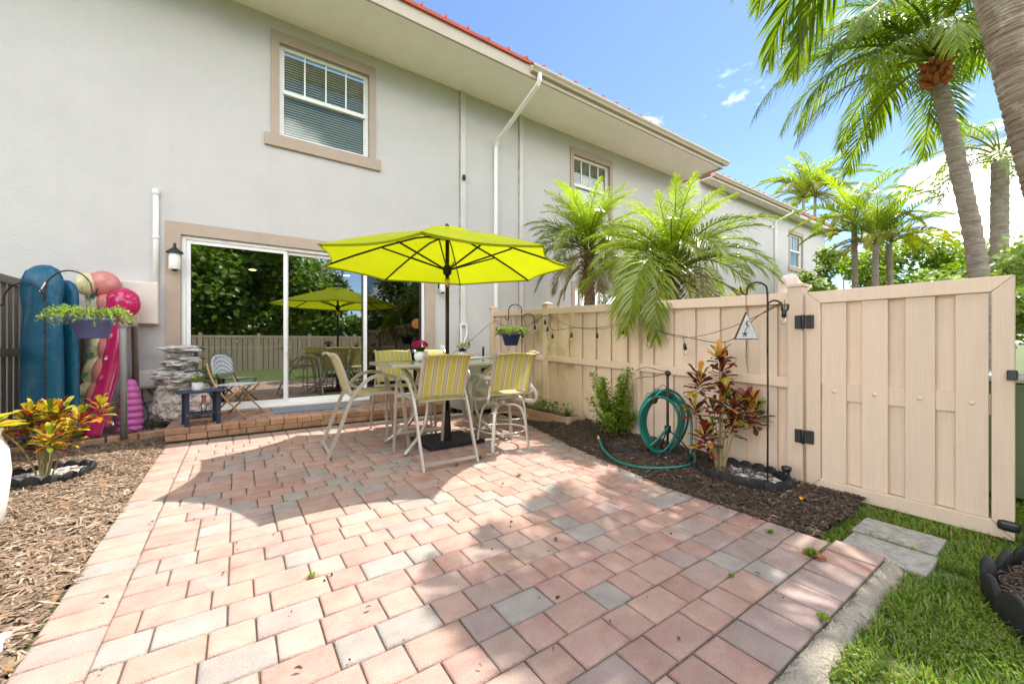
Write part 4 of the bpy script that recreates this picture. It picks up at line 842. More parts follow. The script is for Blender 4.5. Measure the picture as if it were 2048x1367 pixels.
palm('coconut_palm', 'tall leaning palm with ringed trunk and orange fibre under its crown', [(10.1, .93, -.05), (10.03, .97, 1.6), (9.90, 1.06, 2.9), (9.68, 1.22, 4.2), (9.44, 1.367, 5.35), (9.38, 1.40, 5.75)], .135, .09, 'trunk_grey',
     [(CO[0:2], 22, .1, .3, .85, 1.05, 0, TAU), (CO[2:3], 11, .0, .1, .8, 1.0, 0, TAU), (CO[3:4], 8, .25, .35, .8, 1.0, 0, TAU), (CO[1:2], 2, .1, .1, 1.15, 1.2, 2.2, 3.0)], rings=38, amp=.14, boots=(34, .42, .16, .05, 'fiber_orange'), seed=41, tn=40)
palm('foxtail_palm', 'straight ringed palm trunk at the right edge with yellow green fronds', [(14.17, 1.13, -.05), (14.17, 1.13, 2.5), (14.19, 1.12, 5.25)], .17, .14, 'trunk_grey', [(COF, 17, .0, .3, .6, .85, 0, TAU), (CO[3:4], 4, .3, .4, .6, .7, 0, TAU)], rings=40, amp=.12, seed=43, tn=50)
CL = [frond_mesh('frond_cluster', 2.5, e0, e1, 46, .55, .036, m_, 160 + k, vee=.5, droop=.6, rr=.018) for k, (e0, e1, m_) in enumerate([(1.2, -.3, 'leaf_palm'), (.9, -.7, 'leaf_coconut'), (.55, -1.0, 'leaf_areca'), (1.45, .5, 'leaf_palm_new')])]
for i, (x, y, z, lean, s, lab) in enumerate([(27.4, 9.5, 9.6, .3, 1.35, 'slim palm rising behind the far roof, leftmost of the distant group'), (28.6, 9.3, 9.9, -.2, 1.45, 'slim palm beside the leftmost distant palm, crown touching it'), (15.9, 4.15, 4.85, .1, .95, 'slim palm in the middle of the distant group, right of the far house corner'), (15.3, 3.5, 4.0, -.1, .82, 'slim palm with a low crown, front of the distant group'), (16.2, 3.4, 4.15, .2, .9, 'slim palm with yellowing fronds, rightmost of the distant group')]):
    palm('slim_palm', lab, [(x + lean * 2, y, -.05), (x + lean, y, z * .5), (x, y, z)], .10, .075, 'trunk_grey', [(CL[0:2], 9, .05, .15, s * .8, s, 0, TAU), (CL[2:3], 6, .0, .05, s * .7, s * .9, 0, TAU), (CL[3:4], 4, .1, .2, s * .7, s * .9, 0, TAU)], rings=30, amp=.1, group='distant slim palms', seed=50 + i, tn=30)
# leafy crowns
def leaf_cloud(b, c, rad, n, size, rnd, clumps=14, shell=.55, m=0, narrow=.45):
    cs = []
    for _ in range(clumps):
        while True:
            q = Vector((rnd.uniform(-1, 1), rnd.uniform(-1, 1), rnd.uniform(-.85, 1)))
            if shell < q.length < 1: break
        cs.append((q, rnd.uniform(.22, .42)))
    for _ in range(n):
        q, s = rnd.choice(cs); d = Vector((rnd.gauss(0, 1), rnd.gauss(0, 1), rnd.gauss(0, .8))).normalized() * s * rnd.random() ** .4
        p = q + d; pos = Vector((c[0] + p.x * rad[0], c[1] + p.y * rad[1], c[2] + p.z * rad[2])); l = size * rnd.uniform(.6, 1.3)
        nrm = (Vector((d.x, d.y, d.z + .35)).normalized() + Vector((rnd.gauss(0, .5), rnd.gauss(0, .5), rnd.gauss(0, .5)))).normalized(); a = nrm.orthogonal().normalized(); a = (Matrix.Rotation(rnd.uniform(0, 6.28), 3, nrm) @ a); w = nrm.cross(a) * l * narrow
        a = a * l; i = len(b.v); mid = pos + a * .5 + nrm * l * .07
        b.v += [tuple(pos), tuple(mid + w), tuple(pos + a), tuple(mid - w)]; b.f.append((i, i + 1, i + 2, i + 3)); b.mi.append(m); b.sm.append(False)
def tree(name, label, cat, loc, h, rad, n, size, mat, clumps=16, tr=.12, seed=0, group=None, shell=.5, limbs=5):
    rnd = random.Random(seed); t = T(name, label, cat, loc, 0, group)
    b = MB(); b.tube(cr([(0, 0, -.06), (rnd.uniform(-.1, .1), rnd.uniform(-.1, .1), h * .4), (rnd.uniform(-.15, .15), 0, h)], 5), [tr * (1 - .06 * i) for i in range(11)], 8)
    for k in range(limbs):
        a = k * 2.4; b.tube(cr([(0, 0, h * .55), (math.cos(a) * rad[0] * .35, math.sin(a) * rad[1] * .35, h * .8), (math.cos(a) * rad[0] * .7, math.sin(a) * rad[1] * .7, h + rnd.uniform(-.2, .4) * rad[2])], 4), [tr * .5 * (1 - .1 * i) for i in range(9)], 6)
    b.build('trunk', 'bark', t); b = MB(); leaf_cloud(b, (0, 0, h), rad, n, size, rnd, clumps, shell); b.build('crown', mat, t); return t
for i, (x, y, h, rx, rz_, n, lab) in enumerate([(19.5, 5.3, 3.0, 1.8, 1.9, 6500, 'bright green tree just right of the far house corner'), (21.8, 4.4, 3.3, 2.1, 1.9, 7000, 'bright green tree behind the distant slim palms'), (23.4, 2.5, 3.3, 2.4, 1.9, 7500, 'bright green rounded tree left of the leaning ringed trunk'), (20.0, 0.9, 2.9, 2.2, 1.7, 7500, 'bright green tree behind the leaning ringed trunk')]):
    tree('garden_tree', lab, 'tree', (x, y, 0), h, (rx, rx, rz_), n, .15, 'leaf_bright', 22, .1, 60 + i, 'bright trees beyond the gate')
tree('variegated_bush', 'pale variegated bush rising over the gate at the right edge', 'bush', (12.6, .30, 0), 2.15, (1.4, 1.25, 1.4), 8000, .11, 'leaf_light', 20, .06, 71)
tree('variegated_bush', 'pale variegated bush low behind the gate top', 'bush', (11.6, 1.5, 0), 1.6, (1.3, 1.0, 1.0), 6000, .10, 'leaf_light', 18, .06, 72)
tree('fan_bush', 'dark spiky low bush at the foot of the far house corner', 'bush', (15.5, 4.6, 0), 1.9, (.7, .7, .6), 900, .38, 'leaf_dark', 8, .05, 73, limbs=3)
# hedge and trees across the lawn (mirrored in the glass)
hd = T('boundary_hedge', 'trimmed hedge behind the boundary fence, mirrored in the door glass', 'hedge', (1.2, -7.2, 0)); b = MB(); rnd = random.Random(5)
for k in range(10): leaf_cloud(b, (-9 + k * 2.0, 0, 1.75), (1.5, .6, 1.25), 3200, .17, rnd, 34, .2)
b.build('foliage', 'leaf_hedge', hd); b = MB(); b.box(-10, 10.5, -.1, .1, -.05, 1.2); b.build('stems', 'bark', hd)
for i, (x, y, h, r_, n) in enumerate([(-6.2, -9.5, 4.4, 3.4, 9000), (-2.4, -9.2, 4.3, 3.5, 15000), (.6, -9.6, 4.4, 3.3, 15000), (3.4, -10.6, 3.4, 2.2, 7000), (9.5, -10, 4.0, 2.6, 4000)]):
    tree('lawn_tree', ['leafy tree far left beyond the boundary hedge', 'leafy tree beyond the hedge, mirrored in the left glass', 'leafy tree beyond the hedge, mirrored at the middle stile', 'smaller leafy tree beyond the hedge, mirrored in the middle glass', 'leafy tree far right beyond the boundary hedge'][i], 'tree', (x, y, 0), h, (r_, r_, 3.3 if i < 3 else 2.2), n, .26, 'leaf_hedge' if i != 3 else 'leaf_dark', 40, .22, 80 + i, 'trees beyond the boundary hedge')
# ---------------------------------------------------------------- umbrella
UX, UY, UZ, UR, UP = 2.056, 4.316, 2.08, 1.466, 3.3457
um = T('patio_umbrella', 'open lime green patio umbrella standing through the dining table', 'umbrella', (UX, UY, 0)); APX = 2.50
def upt(i, t, s):                                          # s: 0..1 between rib i and i+1, t: 0 centre .. 1 rim
    a0, a1 = UP + i * math.pi / 4, UP + (i + 1) * math.pi / 4
    p = Vector((math.cos(a0), math.sin(a0), 0)).lerp(Vector((math.cos(a1), math.sin(a1), 0)), s)
    sag = math.sin(s * math.pi); rr = UR * t * (1 - .075 * sag * t * t)
    z = APX - (APX - UZ) * (t ** 1.12) - .012 * sag * t + .02 * math.sin(t * math.pi)
    return Vector((p.x * rr, p.y * rr, z))
for i in range(8):
    b = MB(); nt_, ns = 10, 8
    v = [upt(i, .10 + .90 * j / nt_, k / ns) for j in range(nt_ + 1) for k in range(ns + 1)]
    b.add(v, [(j * (ns + 1) + k, (j + 1) * (ns + 1) + k, (j + 1) * (ns + 1) + k + 1, j * (ns + 1) + k + 1) for j in range(nt_) for k in range(ns)], 0, True)
    rim = [upt(i, 1.0, k / ns) for k in range(ns + 1)]; b.add([q for q in rim] + [Vector((q.x * .992, q.y * .992, q.z - .022)) for q in rim], [(k, k + ns + 1, k + ns + 2, k + 1) for k in range(ns)], 0, True)
    b.build('canopy_panel', 'umbrella_lime', um)
    a = UP + i * math.pi / 4; d = Vector((math.cos(a), math.sin(a), 0))
    b = MB(); b.bar([Vector((d.x * .05, d.y * .05, APX - .06))] + [upt(i, t, 0) - Vector((0, 0, .016)) for t in (.25, .5, .75, .985)], .012, .020); rb = b.build('rib', 'bronze', um)
    b = MB(); q = upt(i, .52, 0) - Vector((0, 0, .03)); b.bar([Vector((d.x * .045, d.y * .045, 2.04)), q], .012, .018); b.build('strut', 'bronze', rb)
    b = MB(); e = upt(i, 1.0, 0); b.blob((e.x * .995, e.y * .995, e.z - .004), (.022, .022, .012), 1, 0); b.build('rib_pocket', 'umbrella_lime', rb)
b = MB(); v = []; 
for j in range(5):
    for k in range(24):
        a = UP + k * math.pi / 12; t = .02 + .17 * j / 4; rr = UR * t * (1 - .03 * (k % 3 != 0)); v.append((math.cos(a) * rr, math.sin(a) * rr, APX + .024 - .42 * t ** 1.12 + .02 * math.sin(t * math.pi) + .006 * (j == 4 and k % 3 != 0)))
b.add(v, [(j * 24 + k, (j + 1) * 24 + k, (j + 1) * 24 + (k + 1) % 24, j * 24 + (k + 1) % 24) for j in range(4) for k in range(24)] + [tuple(range(23, -1, -1))], 0, True); b.build('vent_cap', 'umbrella_lime', um)
b = MB(); b.tube([(0, 0, .06), (0, 0, APX + .03)], .0235, 14); b.build('pole', 'bronze', um)
b = MB(); b.lathe([(.03, 1.83), (.03, 1.93)], 14); b.build('tilt_collar', 'brass', um)
b = MB(); b.lathe([(.028, 1.965), (.05, 1.99), (.055, 2.04), (.045, 2.07), (.03, 2.09)], 14); b.build('runner_hub', 'bronze', um)
b = MB(); b.lathe([(.02, APX + .03), (.028, APX + .05), (.018, APX + .075), (.005, APX + .085)], 12); b.build('finial', 'bronze', um)
b = MB(); b.lathe([(.06, .945), (.06, .955), (.045, .965), (.036, 1.02), (.028, 1.03)], 14); b.build('hole_ring', 'black_plastic', um)
b = MB(); b.box(-.34, .34, -.30, .30, 0.004, .045); b.lathe([(.05, .045), (.045, .12), (.032, .36), (.028, .37)], 14); b.build('base_weight', 'black_rubber', um, bevel=.006)

# ---------------------------------------------------------------- table
tb = T('dining_table', 'grey bar height patio table with glass top under the umbrella', 'table', (2.05, 4.335, 0))
TX, TY, TZ = .78, .415, .95
b = MB(); frame_pts = [(-TX, -TY), (TX, -TY), (TX, TY), (-TX, TY)]
b.box(-TX, TX, -TY, -TY + .045, TZ - .035, TZ); b.box(-TX, TX, TY - .045, TY, TZ - .035, TZ); b.box(-TX, -TX + .045, -TY + .045, TY - .045, TZ - .035, TZ); b.box(TX - .045, TX, -TY + .045, TY - .045, TZ - .035, TZ); b.build('rim', 'aluminium', tb, bevel=.006)
b = MB()
for x0, x1, y0, y1 in [(-TX + .045, TX - .045, -TY + .045, -.03), (-TX + .045, TX - .045, .03, TY - .045), (-TX + .045, -.03, -.03, .03), (.03, TX - .045, -.03, .03)]: b.box(x0, x1, y0, y1, TZ - .012, TZ - .003)
b.build('glass_top', 'table_glass', tb)
for sx in (-1, 1):
    for sy in (-1, 1):
        b = MB(); b.tube(cr([(sx * .60, sy * .31, TZ - .03), (sx * .46, sy * .26, TZ - .06), (sx * .36, sy * .20, TZ - .20), (sx * .30, sy * .17, .55), (sx * .36, sy * .20, .25), (sx * .62, sy * .33, .015)], 6), .021, 8); b.build('leg', 'aluminium', tb)
b = MB(); b.tube([(-.31, -.17, .5), (.31, .17, .5)], .014, 6); b.tube([(-.31, .17, .5), (.31, -.17, .5)], .014, 6); b.build('stretcher', 'aluminium', tb)

# ---------------------------------------------------------------- bar chairs
def sling(b, prof, w, nx=10, sag=.012):
    v = []; n = len(prof)
    for i, (y, z) in enumerate(prof):
        for k in range(nx + 1): s = k / nx; v.append((-w + 2 * w * s, y, z - sag * math.sin(math.pi * s)))
    b.add(v, [(i * (nx + 1) + k, i * (nx + 1) + k + 1, (i + 1) * (nx + 1) + k + 1, (i + 1) * (nx + 1) + k) for i in range(n - 1) for k in range(nx)], 0, True)
def prof2(pts, n=6): return [(p.y, p.z) for p in cr([(0, a, c) for a, c in pts], n)]
SEAT = prof2([(.27, .635), (.10, .632), (-.08, .615), (-.165, .610)], 4)
BACK = prof2([(-.185, .645), (-.225, .78), (-.275, .93), (-.315, 1.025), (-.350, 1.055), (-.395, 1.048)], 4)
def seat_and_back(t):
    b = MB(); sling(b, SEAT, .225); b.build('seat', 'sling', t)
    b = MB(); sling(b, BACK, .225, sag=-.010); b.build('backrest', 'sling', t)
    for s in (-1, 1):
        P = cr([(s * .235, .285, .628), (s * .235, .10, .632), (s * .235, -.10, .612), (s * .235, -.165, .625), (s * .235, -.20, .69), (s * .235, -.225, .78), (s * .235, -.275, .93), (s * .235, -.315, 1.025), (s * .235, -.355, 1.056), (s * .235, -.40, 1.046)], 5)
        b = MB(); b.bar(P, .022, .030, up=(0, 0, 1)); b.build('sling_rail', 'aluminium', t)
    b = MB(); b.bar([(-.235, .275, .622), (.235, .275, .622)], .026, .018); b.bar([(-.235, -.15, .603), (.235, -.15, .603)], .026, .018); b.build('seat_bar', 'aluminium', t)
def sled_chair():
    t = T('bar_chair', 'x', 'chair', (0, 0, 0), 0, 'striped chairs around the table'); seat_and_back(t)
    for s in (-1, 1):
        P = cr([(s * .28, .415, .0), (s * .28, .375, .35), (s * .28, .335, .66), (s * .28, .285, .775), (s * .28, .17, .825), (s * .28, .02, .805), (s * .28, -.11, .70), (s * .28, -.20, .55), (s * .28, -.30, .28), (s * .28, -.415, 0)], 6)
        b = MB(); b.bar(P, .022, .036, up=(0, 1, 0)); b.build('side_frame', 'aluminium', t, bevel=.003)
        b = MB(); b.bar([(s * .275, .345, .60), (s * .24, .27, .615)], .022, .022); b.build('bracket', 'aluminium', t); b = MB(); b.bar([(s * .275, -.165, .60), (s * .24, -.13, .608)], .022, .022); b.build('bracket', 'aluminium', t)
    b = MB(); b.bar([(-.268, -.392, .055), (.268, -.392, .055)], .02, .028); b.build('stretcher', 'aluminium', t); b = MB(); b.bar([(-.268, .392, .20), (.268, .392, .20)], .02, .024); b.build('foot_rest', 'aluminium', t)
    return t
def swivel_chair():
    t = T('swivel_bar_chair', 'x', 'chair', (0, 0, 0), 0, 'striped chairs around the table'); seat_and_back(t)
    for s in (-1, 1):
        P = cr([(s * .24, -.235, .80), (s * .29, -.14, .80), (s * .295, .02, .815), (s * .295, .17, .80), (s * .295, .265, .72), (s * .295, .28, .60), (s * .29, .22, .53), (s * .25, .10, .535), (s * .12, .04, .555)], 5)
        b = MB(); b.bar(P, .022, .034, up=(0, 0, 1)); b.build('arm', 'aluminium', t, bevel=.003)
        b = MB(); b.bar(cr([(s * .24, -.20, .70), (s * .29, -.28, .60), (s * .27, -.22, .52), (s * .12, -.06, .54)], 6), .022, .034); b.build('spring_bar', 'aluminium', t)
    b = MB(); b.box(-.14, .14, -.10, .10, .545, .565); b.lathe([(.05, .47), (.05, .545)], 14); b.build('swivel_plate', 'aluminium', t)
    for k in range(4):
        a = math.pi / 4 + k * math.pi / 2; d = Vector((math.cos(a), math.sin(a), 0))
        b = MB(); b.bar(cr([d * .03 + Vector((0, 0, .47)), d * .15 + Vector((0, 0, .475)), d * .235 + Vector((0, 0, .42)), d * .275 + Vector((0, 0, .25)), d * .31], 5), .036, .022, up=(0, 0, 1)); b.build('leg', 'aluminium', t, bevel=.003)
    b = MB(); b.tube([(math.cos(k * TAU / 28) * .262, math.sin(k * TAU / 28) * .262, .19) for k in range(28)], .011, 8, closed=True); b.build('foot_ring', 'aluminium', t)
    return t
def copy_tree(o):
    c = o.copy(); COL.objects.link(c)
    for ch in o.children:
        d = ch.copy(); COL.objects.link(d); d.parent = c
        for g in ch.children: e = g.copy(); COL.objects.link(e); e.parent = d
    return c
c1 = sled_chair(); c2 = swivel_chair()
def put(o, x, y, rz, lab): o.location = (x, y, 0); o.rotation_euler = (0, 0, rz); o['label'] = lab
put(c1, 1.672, 3.825, 0, 'yellow striped sling chair in front of the table, back to the camera')
put(copy_tree(c1), 1.175, 4.585, R(-93), 'yellow striped sling chair at the left end of the table, seen side on')
put(copy_tree(c1), 1.78, 5.17, R(178), 'green striped sling chair behind the table, the left of the two facing us')
put(copy_tree(c1), 2.37, 5.20, R(183), 'green striped sling chair behind the table, the right of the two facing us')
put(c2, 2.50, 3.80, R(-8), 'striped swivel chair on a ring base at the right front of the table')
put(copy_tree(c2), 3.0, 4.42, R(62), 'striped swivel chair at the right end of the table, top curled white')

# ---------------------------------------------------------------- small plants and pots
def leaf_tri(b, base, dirv, l, w, m=0, curl=.15, up=Vector((0, 0, 1))):
    d = Vector(dirv).normalized(); s = d.cross(up); s = s.normalized() if s.length > 1e-3 else Vector((1, 0, 0)); n = s.cross(d)
    p = Vector(base); b.add([p, p + d * l * .35 + s * w * .8, p + d * l * .72 + s * w - n * curl * l * .3, p + d * l - n * curl * l, p + d * l * .72 - s * w - n * curl * l * .3, p + d * l * .35 - s * w * .8, p + d * l * .55 - n * curl * .12 * l - n * w * .3], [(0, 1, 6), (1, 2, 6), (2, 3, 6), (3, 4, 6), (4, 5, 6), (5, 0, 6)], m, True)
def rnd_dir(rnd, zmin=-.2): 
    a = rnd.uniform(0, TAU); z = rnd.uniform(zmin, 1); r = math.sqrt(max(0, 1 - z * z)); return Vector((math.cos(a) * r, math.sin(a) * r, z))
def flower_pot(loc, lab, petal, ball, seed, s=1.0):
    rnd = random.Random(seed); t = T('flower_pot', lab, 'potted flower', loc, 0, 'flowering pots on the table')
    b = MB(); b.lathe([(.035 * s, 0), (.055 * s, .02 * s), (.064 * s, .05 * s), (.058 * s, .085 * s), (.046 * s, .105 * s), (.042 * s, .10 * s)], 20); b.build('pot', 'white_ceramic', t)
    b = MB()
    for i in range(26): leaf_tri(b, (rnd.uniform(-.02, .02), rnd.uniform(-.02, .02), .10 * s), rnd_dir(rnd, .05), rnd.uniform(.05, .085) * s, .02 * s)
    b.build('leaves', 'leaf_dark', t)
    b = MB()
    for i in range(170):
        d = rnd_dir(rnd, -.1); c = Vector((d.x * .078, d.y * .078, .165 + d.z * .055)) * s
        for k in range(4): a = k * 1.57 + rnd.random(); e = (d.orthogonal().normalized() * math.cos(a) + d.cross(d.orthogonal().normalized()) * math.sin(a)); leaf_tri(b, c, e + d * .3, .014 * s, .006 * s)
    b.build('blossoms', petal, t)
flower_pot((1.80, 4.52, .95), 'magenta kalanchoe in a round white pot on the table', 'petal_magenta', 0, 1, 1.12)
flower_pot((2.42, 4.62, .95), 'cream kalanchoe in a white pot on the table beside the pole', 'petal_white', 0, 2, 1.0)
def basket(loc, lab, potm, seed, wide, hang, s=1.0, trail=0):
    rnd = random.Random(seed); t = T('hanging_basket', lab, 'hanging basket', loc)
    b = MB(); b.lathe([(.095 * s, 0), (.10 * s, .004), (.145 * s, .155 * s), (.158 * s, .16 * s), (.158 * s, .18 * s), (.145 * s, .18 * s), (.135 * s, .165 * s)], 24); b.build('pot', potm, t)
    b = MB()
    for k in range(3): a = k * 2.094 + .4; b.tube([(math.cos(a) * .15 * s, math.sin(a) * .15 * s, .17 * s), (0, 0, hang - .06)], .003, 5)
    b.tube(cr([(0, 0, hang - .07), (.012, 0, hang - .04), (0, 0, hang), (-.014, 0, hang + .014)], 4), .004, 5); b.build('hanger', 'pot_blue', t)
    b = MB(); f = MB()
    for k in range(70):
        a = rnd.uniform(0, TAU); L_ = rnd.uniform(.10, .25) * s * wide; el = rnd.uniform(.0, .9)
        p0 = Vector((math.cos(a) * .09 * s, math.sin(a) * .09 * s, .17 * s)); p1 = p0 + Vector((math.cos(a) * L_ * .6, math.sin(a) * L_ * .6, .06 * s * (1 + el))); p2 = p0 + Vector((math.cos(a) * L_, math.sin(a) * L_, .05 * s * el - (trail * rnd.random())))
        P = cr([p0, p1, p2], 5); b.tube(P, .0016, 4, m=0)
        for q in P[2:]:
            for _ in range(4): leaf_tri(b, q, rnd_dir(rnd, -.5), rnd.uniform(.018, .034) * s, .006 * s)
        if rnd.random() < .75:
            for _ in range(5): leaf_tri(f, P[-1], rnd_dir(rnd, -.2), .017 * s, .008 * s)
    b.build('foliage', 'leaf_light', t); f.build('blossoms', 'petal_violet', t)
basket((-1.202, 5.759, 1.215), 'periwinkle hanging basket of blue flowers in front of the pink float', 'pot_periwinkle', 5, .98, .47, 1.12, .09)
basket((3.50, 5.08, 1.125), 'navy hanging basket of small flowers in front of the fence', 'pot_blue', 6, .75, .40, 1.0, .03)
# ---------------------------------------------------------------- shepherd hooks
def hook(loc, lab, h, arms, r=.0075):
    t = T('shepherd_hook', lab, 'garden hook', loc); b = MB()
    for (dx, top, start, tip) in arms:
        c = CAMR * (dx * .5); s = abs(dx) * .5; sg = 1 if dx > 0 else -1; P = [Vector((0, 0, start - .25)), Vector((0, 0, start))]
        for k in range(1, 9): a = math.pi * k / 8; P.append(CAMR * (sg * (s - s * math.cos(a))) + Vector((0, 0, top - s * .9 + s * .9 * math.sin(a))))
        e = P[-1]; P += [e + Vector((0, 0, -(top - s * .9 - tip) * .7)), e + CAMR * (sg * .02) + Vector((0, 0, -(top - s * .9 - tip))), e + CAMR * (sg * .045) + Vector((0, 0, -(top - s * .9 - tip) + .02)), e + CAMR * (sg * .052) + Vector((0, 0, -(top - s * .9 - tip) + .06))]
        a_ = MB(); a_.tube(cr(P, 3), r, 8); a_.build('arm', 'iron', t)
    b.tube([(0, 0, -.08), (.004, 0, h * .5), (0, 0, h)], r, 8); b.build('stake', 'iron', t)
    return t
hook((-1.60, 6.03, 0), 'double shepherd hook in front of the blue float holding a basket', 1.62, [(.485, 1.905, 1.6, 1.67), (-.42, 1.78, 1.52, 1.55)])
hook((3.64, 4.99, .05), 'double shepherd hook by the planter holding the navy basket', 1.60, [(-.205, 1.71, 1.5, 1.47), (.20, 1.57, 1.35, 1.42)])
hook((3.482, 1.45, .0), 'double shepherd hook by the gate holding a triangle chime', 1.58, [(-.165, 1.655, 1.5, 1.56), (.115, 1.51, 1.35, 1.42)])
# ---------------------------------------------------------------- triangle wind chime
ch = T('wind_chime', 'white triangular wind chime hanging from the hook by the gate', 'wind chime', (3.482 - .140, 1.45 + .097, 1.20)); 
def tri(w0, w1, z0, z1, dy0, dy1, nm, mat):
    b = MB(); v = []
    for d in (dy0, dy1): v += [CAMR * -w0 + Vector((0, 0, z0)) + Vector((-.569, -.822, 0)) * d, CAMR * w0 + Vector((0, 0, z0)) + Vector((-.569, -.822, 0)) * d, Vector((0, 0, z1)) + Vector((-.569, -.822, 0)) * d]
    b.add(v, [(0, 2, 1), (3, 4, 5), (0, 1, 4, 3), (1, 2, 5, 4), (2, 0, 3, 5)]); b.build(nm, mat, ch)
tri(.094, 0, 0, .222, -.012, .004, 'backing', 'chime_bronze'); tri(.085, 0, .007, .205, .0055, .010, 'face', 'chime_white')
b = MB(); n_ = Vector((-.569, -.822, 0)) * .014
cc = CAMR * .012 + Vector((0, 0, .128)) + n_; b.tube([cc + CAMR * .018 * math.cos(a) + Vector((0, 0, .018 * math.sin(a))) for a in [R(x_) for x_ in range(50, 330, 20)]], [.001 + .0032 * math.sin(math.pi * i / 13) for i in range(14)], 6); b.build('moon', 'chime_bronze', ch)
b = MB(); cc = CAMR * -.018 + Vector((0, 0, .045)) + n_
for k in range(5): a = k * TAU / 5 + .3; b.tube([cc, cc + CAMR * .028 * math.cos(a) + Vector((0, 0, .028 * math.sin(a)))], [.005, .0008], 5)
b.tube(cr([cc + CAMR * .0 + Vector((0, 0, .02)), cc + CAMR * .012 + Vector((0, 0, .045)), cc + CAMR * .03 + Vector((0, 0, .055))], 4), .0025, 5); b.build('sun', 'chime_bronze', ch)
b = MB()
for k in range(12): b.tube([Vector((math.cos(a) * (.006 if k % 2 else .002), math.sin(a) * (.002 if k % 2 else .006), .235 + k * .0125 + math.sin(a + (k % 2)) * .008)) for a in [TAU * j / 8 for j in range(8)]], .0016, 4, closed=True)
b.build('chain', 'chime_bronze', ch)
b = MB(); b.tube([(0, 0, 0), (0, 0, -.05)], .004, 6); 
for k in range(7): b.blob((.003 * (-1) ** k, 0, -.05 - k * .016), (.006, .006, .008), 1, 0)
b.tube([(0, 0, -.16), (.004, 0, -.22)], [.003, .001], 5); b.build('bead_string', 'chime_bronze', ch)
# ---------------------------------------------------------------- string lights
sl_ = T('string_lights', 'black cable of clear bulbs strung along the beige fence', 'string lights', (3.80, 3.6, 1.3))
main = [(3.55, 7.20, .95), (3.72, 6.75, 1.22), (3.80, 6.06, 1.545), (3.80, 5.75, 1.47), (3.79, 5.30, 1.40), (3.79, 5.16, 1.385), (3.80, 4.86, 1.49), (3.82, 4.62, 1.575), (3.80, 4.45, 1.36), (3.80, 4.05, 1.375), (3.80, 3.575, 1.36), (3.80, 3.165, 1.405), (3.82, 2.98, 1.46), (3.80, 2.80, 1.33), (3.80, 2.358, 1.235), (3.80, 1.94, 1.18), (3.70, 1.62, 1.40), (3.585, 1.385, 1.50)]
second = [(3.80, 6.06, 1.545), (3.79, 5.50, 1.40), (3.79, 5.0, 1.46), (3.82, 4.62, 1.575), (3.80, 4.15, 1.42), (3.79, 3.70, 1.345), (3.79, 3.3, 1.36), (3.82, 2.98, 1.46), (3.79, 2.6, 1.28), (3.79, 2.30, 1.225), (3.74, 1.85, 1.32), (3.585, 1.385, 1.485)]
b = MB(); b.tube(cr(main, 6), .0036, 6); b.build('cable', 'black_plastic', sl_, w=True); b = MB(); b.tube(cr(second, 6), .0030, 6); b.build('cable', 'black_plastic', sl_, w=True)
sock = MB(); sock.lathe([(.003, .115), (.003, .045), (.008, .043), (.015, .03), (.0175, .005), (.0175, -.022), (.014, -.024)], 12); sockm = sock.mesh('socket', 'black_plastic')
bul = MB(); bul.lathe([(.010, -.024), (.013, -.032), (.021, -.052), (.022, -.066), (.014, -.083), (.003, -.088)], 12); bulm = bul.mesh('bulb', 'bulb_glass')
for (x, y, z) in [(3.70, 6.80, 1.13), (3.80, 5.972, 1.40), (3.79, 5.163, 1.28), (3.80, 4.863, 1.40), (3.81, 4.632, 1.47), (3.80, 4.56, 1.36), (3.80, 4.448, 1.255), (3.80, 4.047, 1.265), (3.80, 3.575, 1.255), (3.80, 3.165, 1.30), (3.80, 2.80, 1.215), (3.80, 2.358, 1.125), (3.80, 1.94, 1.075), (3.575, 1.37, 1.40)]:
    o = inst('socket', sockm, sl_, (x - 3.80, y - 3.6, z - 1.3), (U(-.1, .1), U(-.1, .1), 0)); inst('bulb', bulm, o)
# ---------------------------------------------------------------- hose stand and hose
HS = Vector((3.52, 2.37, .05)); FW_ = Vector((.569, .822, 0))
st = T('hose_stand', 'black iron tripod hose stand with scrollwork beside the fence', 'hose stand', HS)
b = MB(); b.tube([(0, 0, .0), (.0, 0, .45), (.0, 0, .82)], .013, 10); b.build('post', 'iron', st)
for dv in (CAMR * -.24 + FW_ * -.06, CAMR * .26 + FW_ * -.10, FW_ * .22):
    b = MB(); b.tube([Vector((0, 0, .27)), dv * .5 + Vector((0, 0, .14)), dv + Vector((0, 0, -.03))], .007, 8); b.build('leg', 'iron', st)
b = MB(); b.box(-.022, .022, -.022, .022, .23, .30); b.blob((0, 0, .82), (.03, .03, .03), 2, .2); b.build('joint_block', 'black_plastic', st)
b = MB(); b.tube(cr([Vector((0, 0, .83)), CAMR * -.10 + Vector((0, 0, .855)), CAMR * -.22 + Vector((0, 0, .88)), CAMR * -.32 + Vector((0, 0, .845))], 5), .004, 6); b.tube(cr([Vector((0, 0, .83)), CAMR * -.12 + Vector((0, 0, .79)), CAMR * -.22 + Vector((0, 0, .785)), CAMR * -.32 + Vector((0, 0, .765))], 5), .004, 6); b.build('wire_arm', 'black_plastic', st)
b = MB()
for cx, r_, a0 in [(-.19, .035, 0), (-.115, .045, 0), (-.045, .045, math.pi), (.085, .035, math.pi)]:
    b.tube([CAMR * (cx + math.cos(a) * r_ * (1 - i * .045)) + Vector((0, 0, .665 - abs(cx + .05) * .5 + math.sin(a) * r_ * (1 - i * .045))) for i, a in enumerate([a0 + k * .45 * (1 if a0 == 0 else -1) for k in range(17)])], .0035, 5)
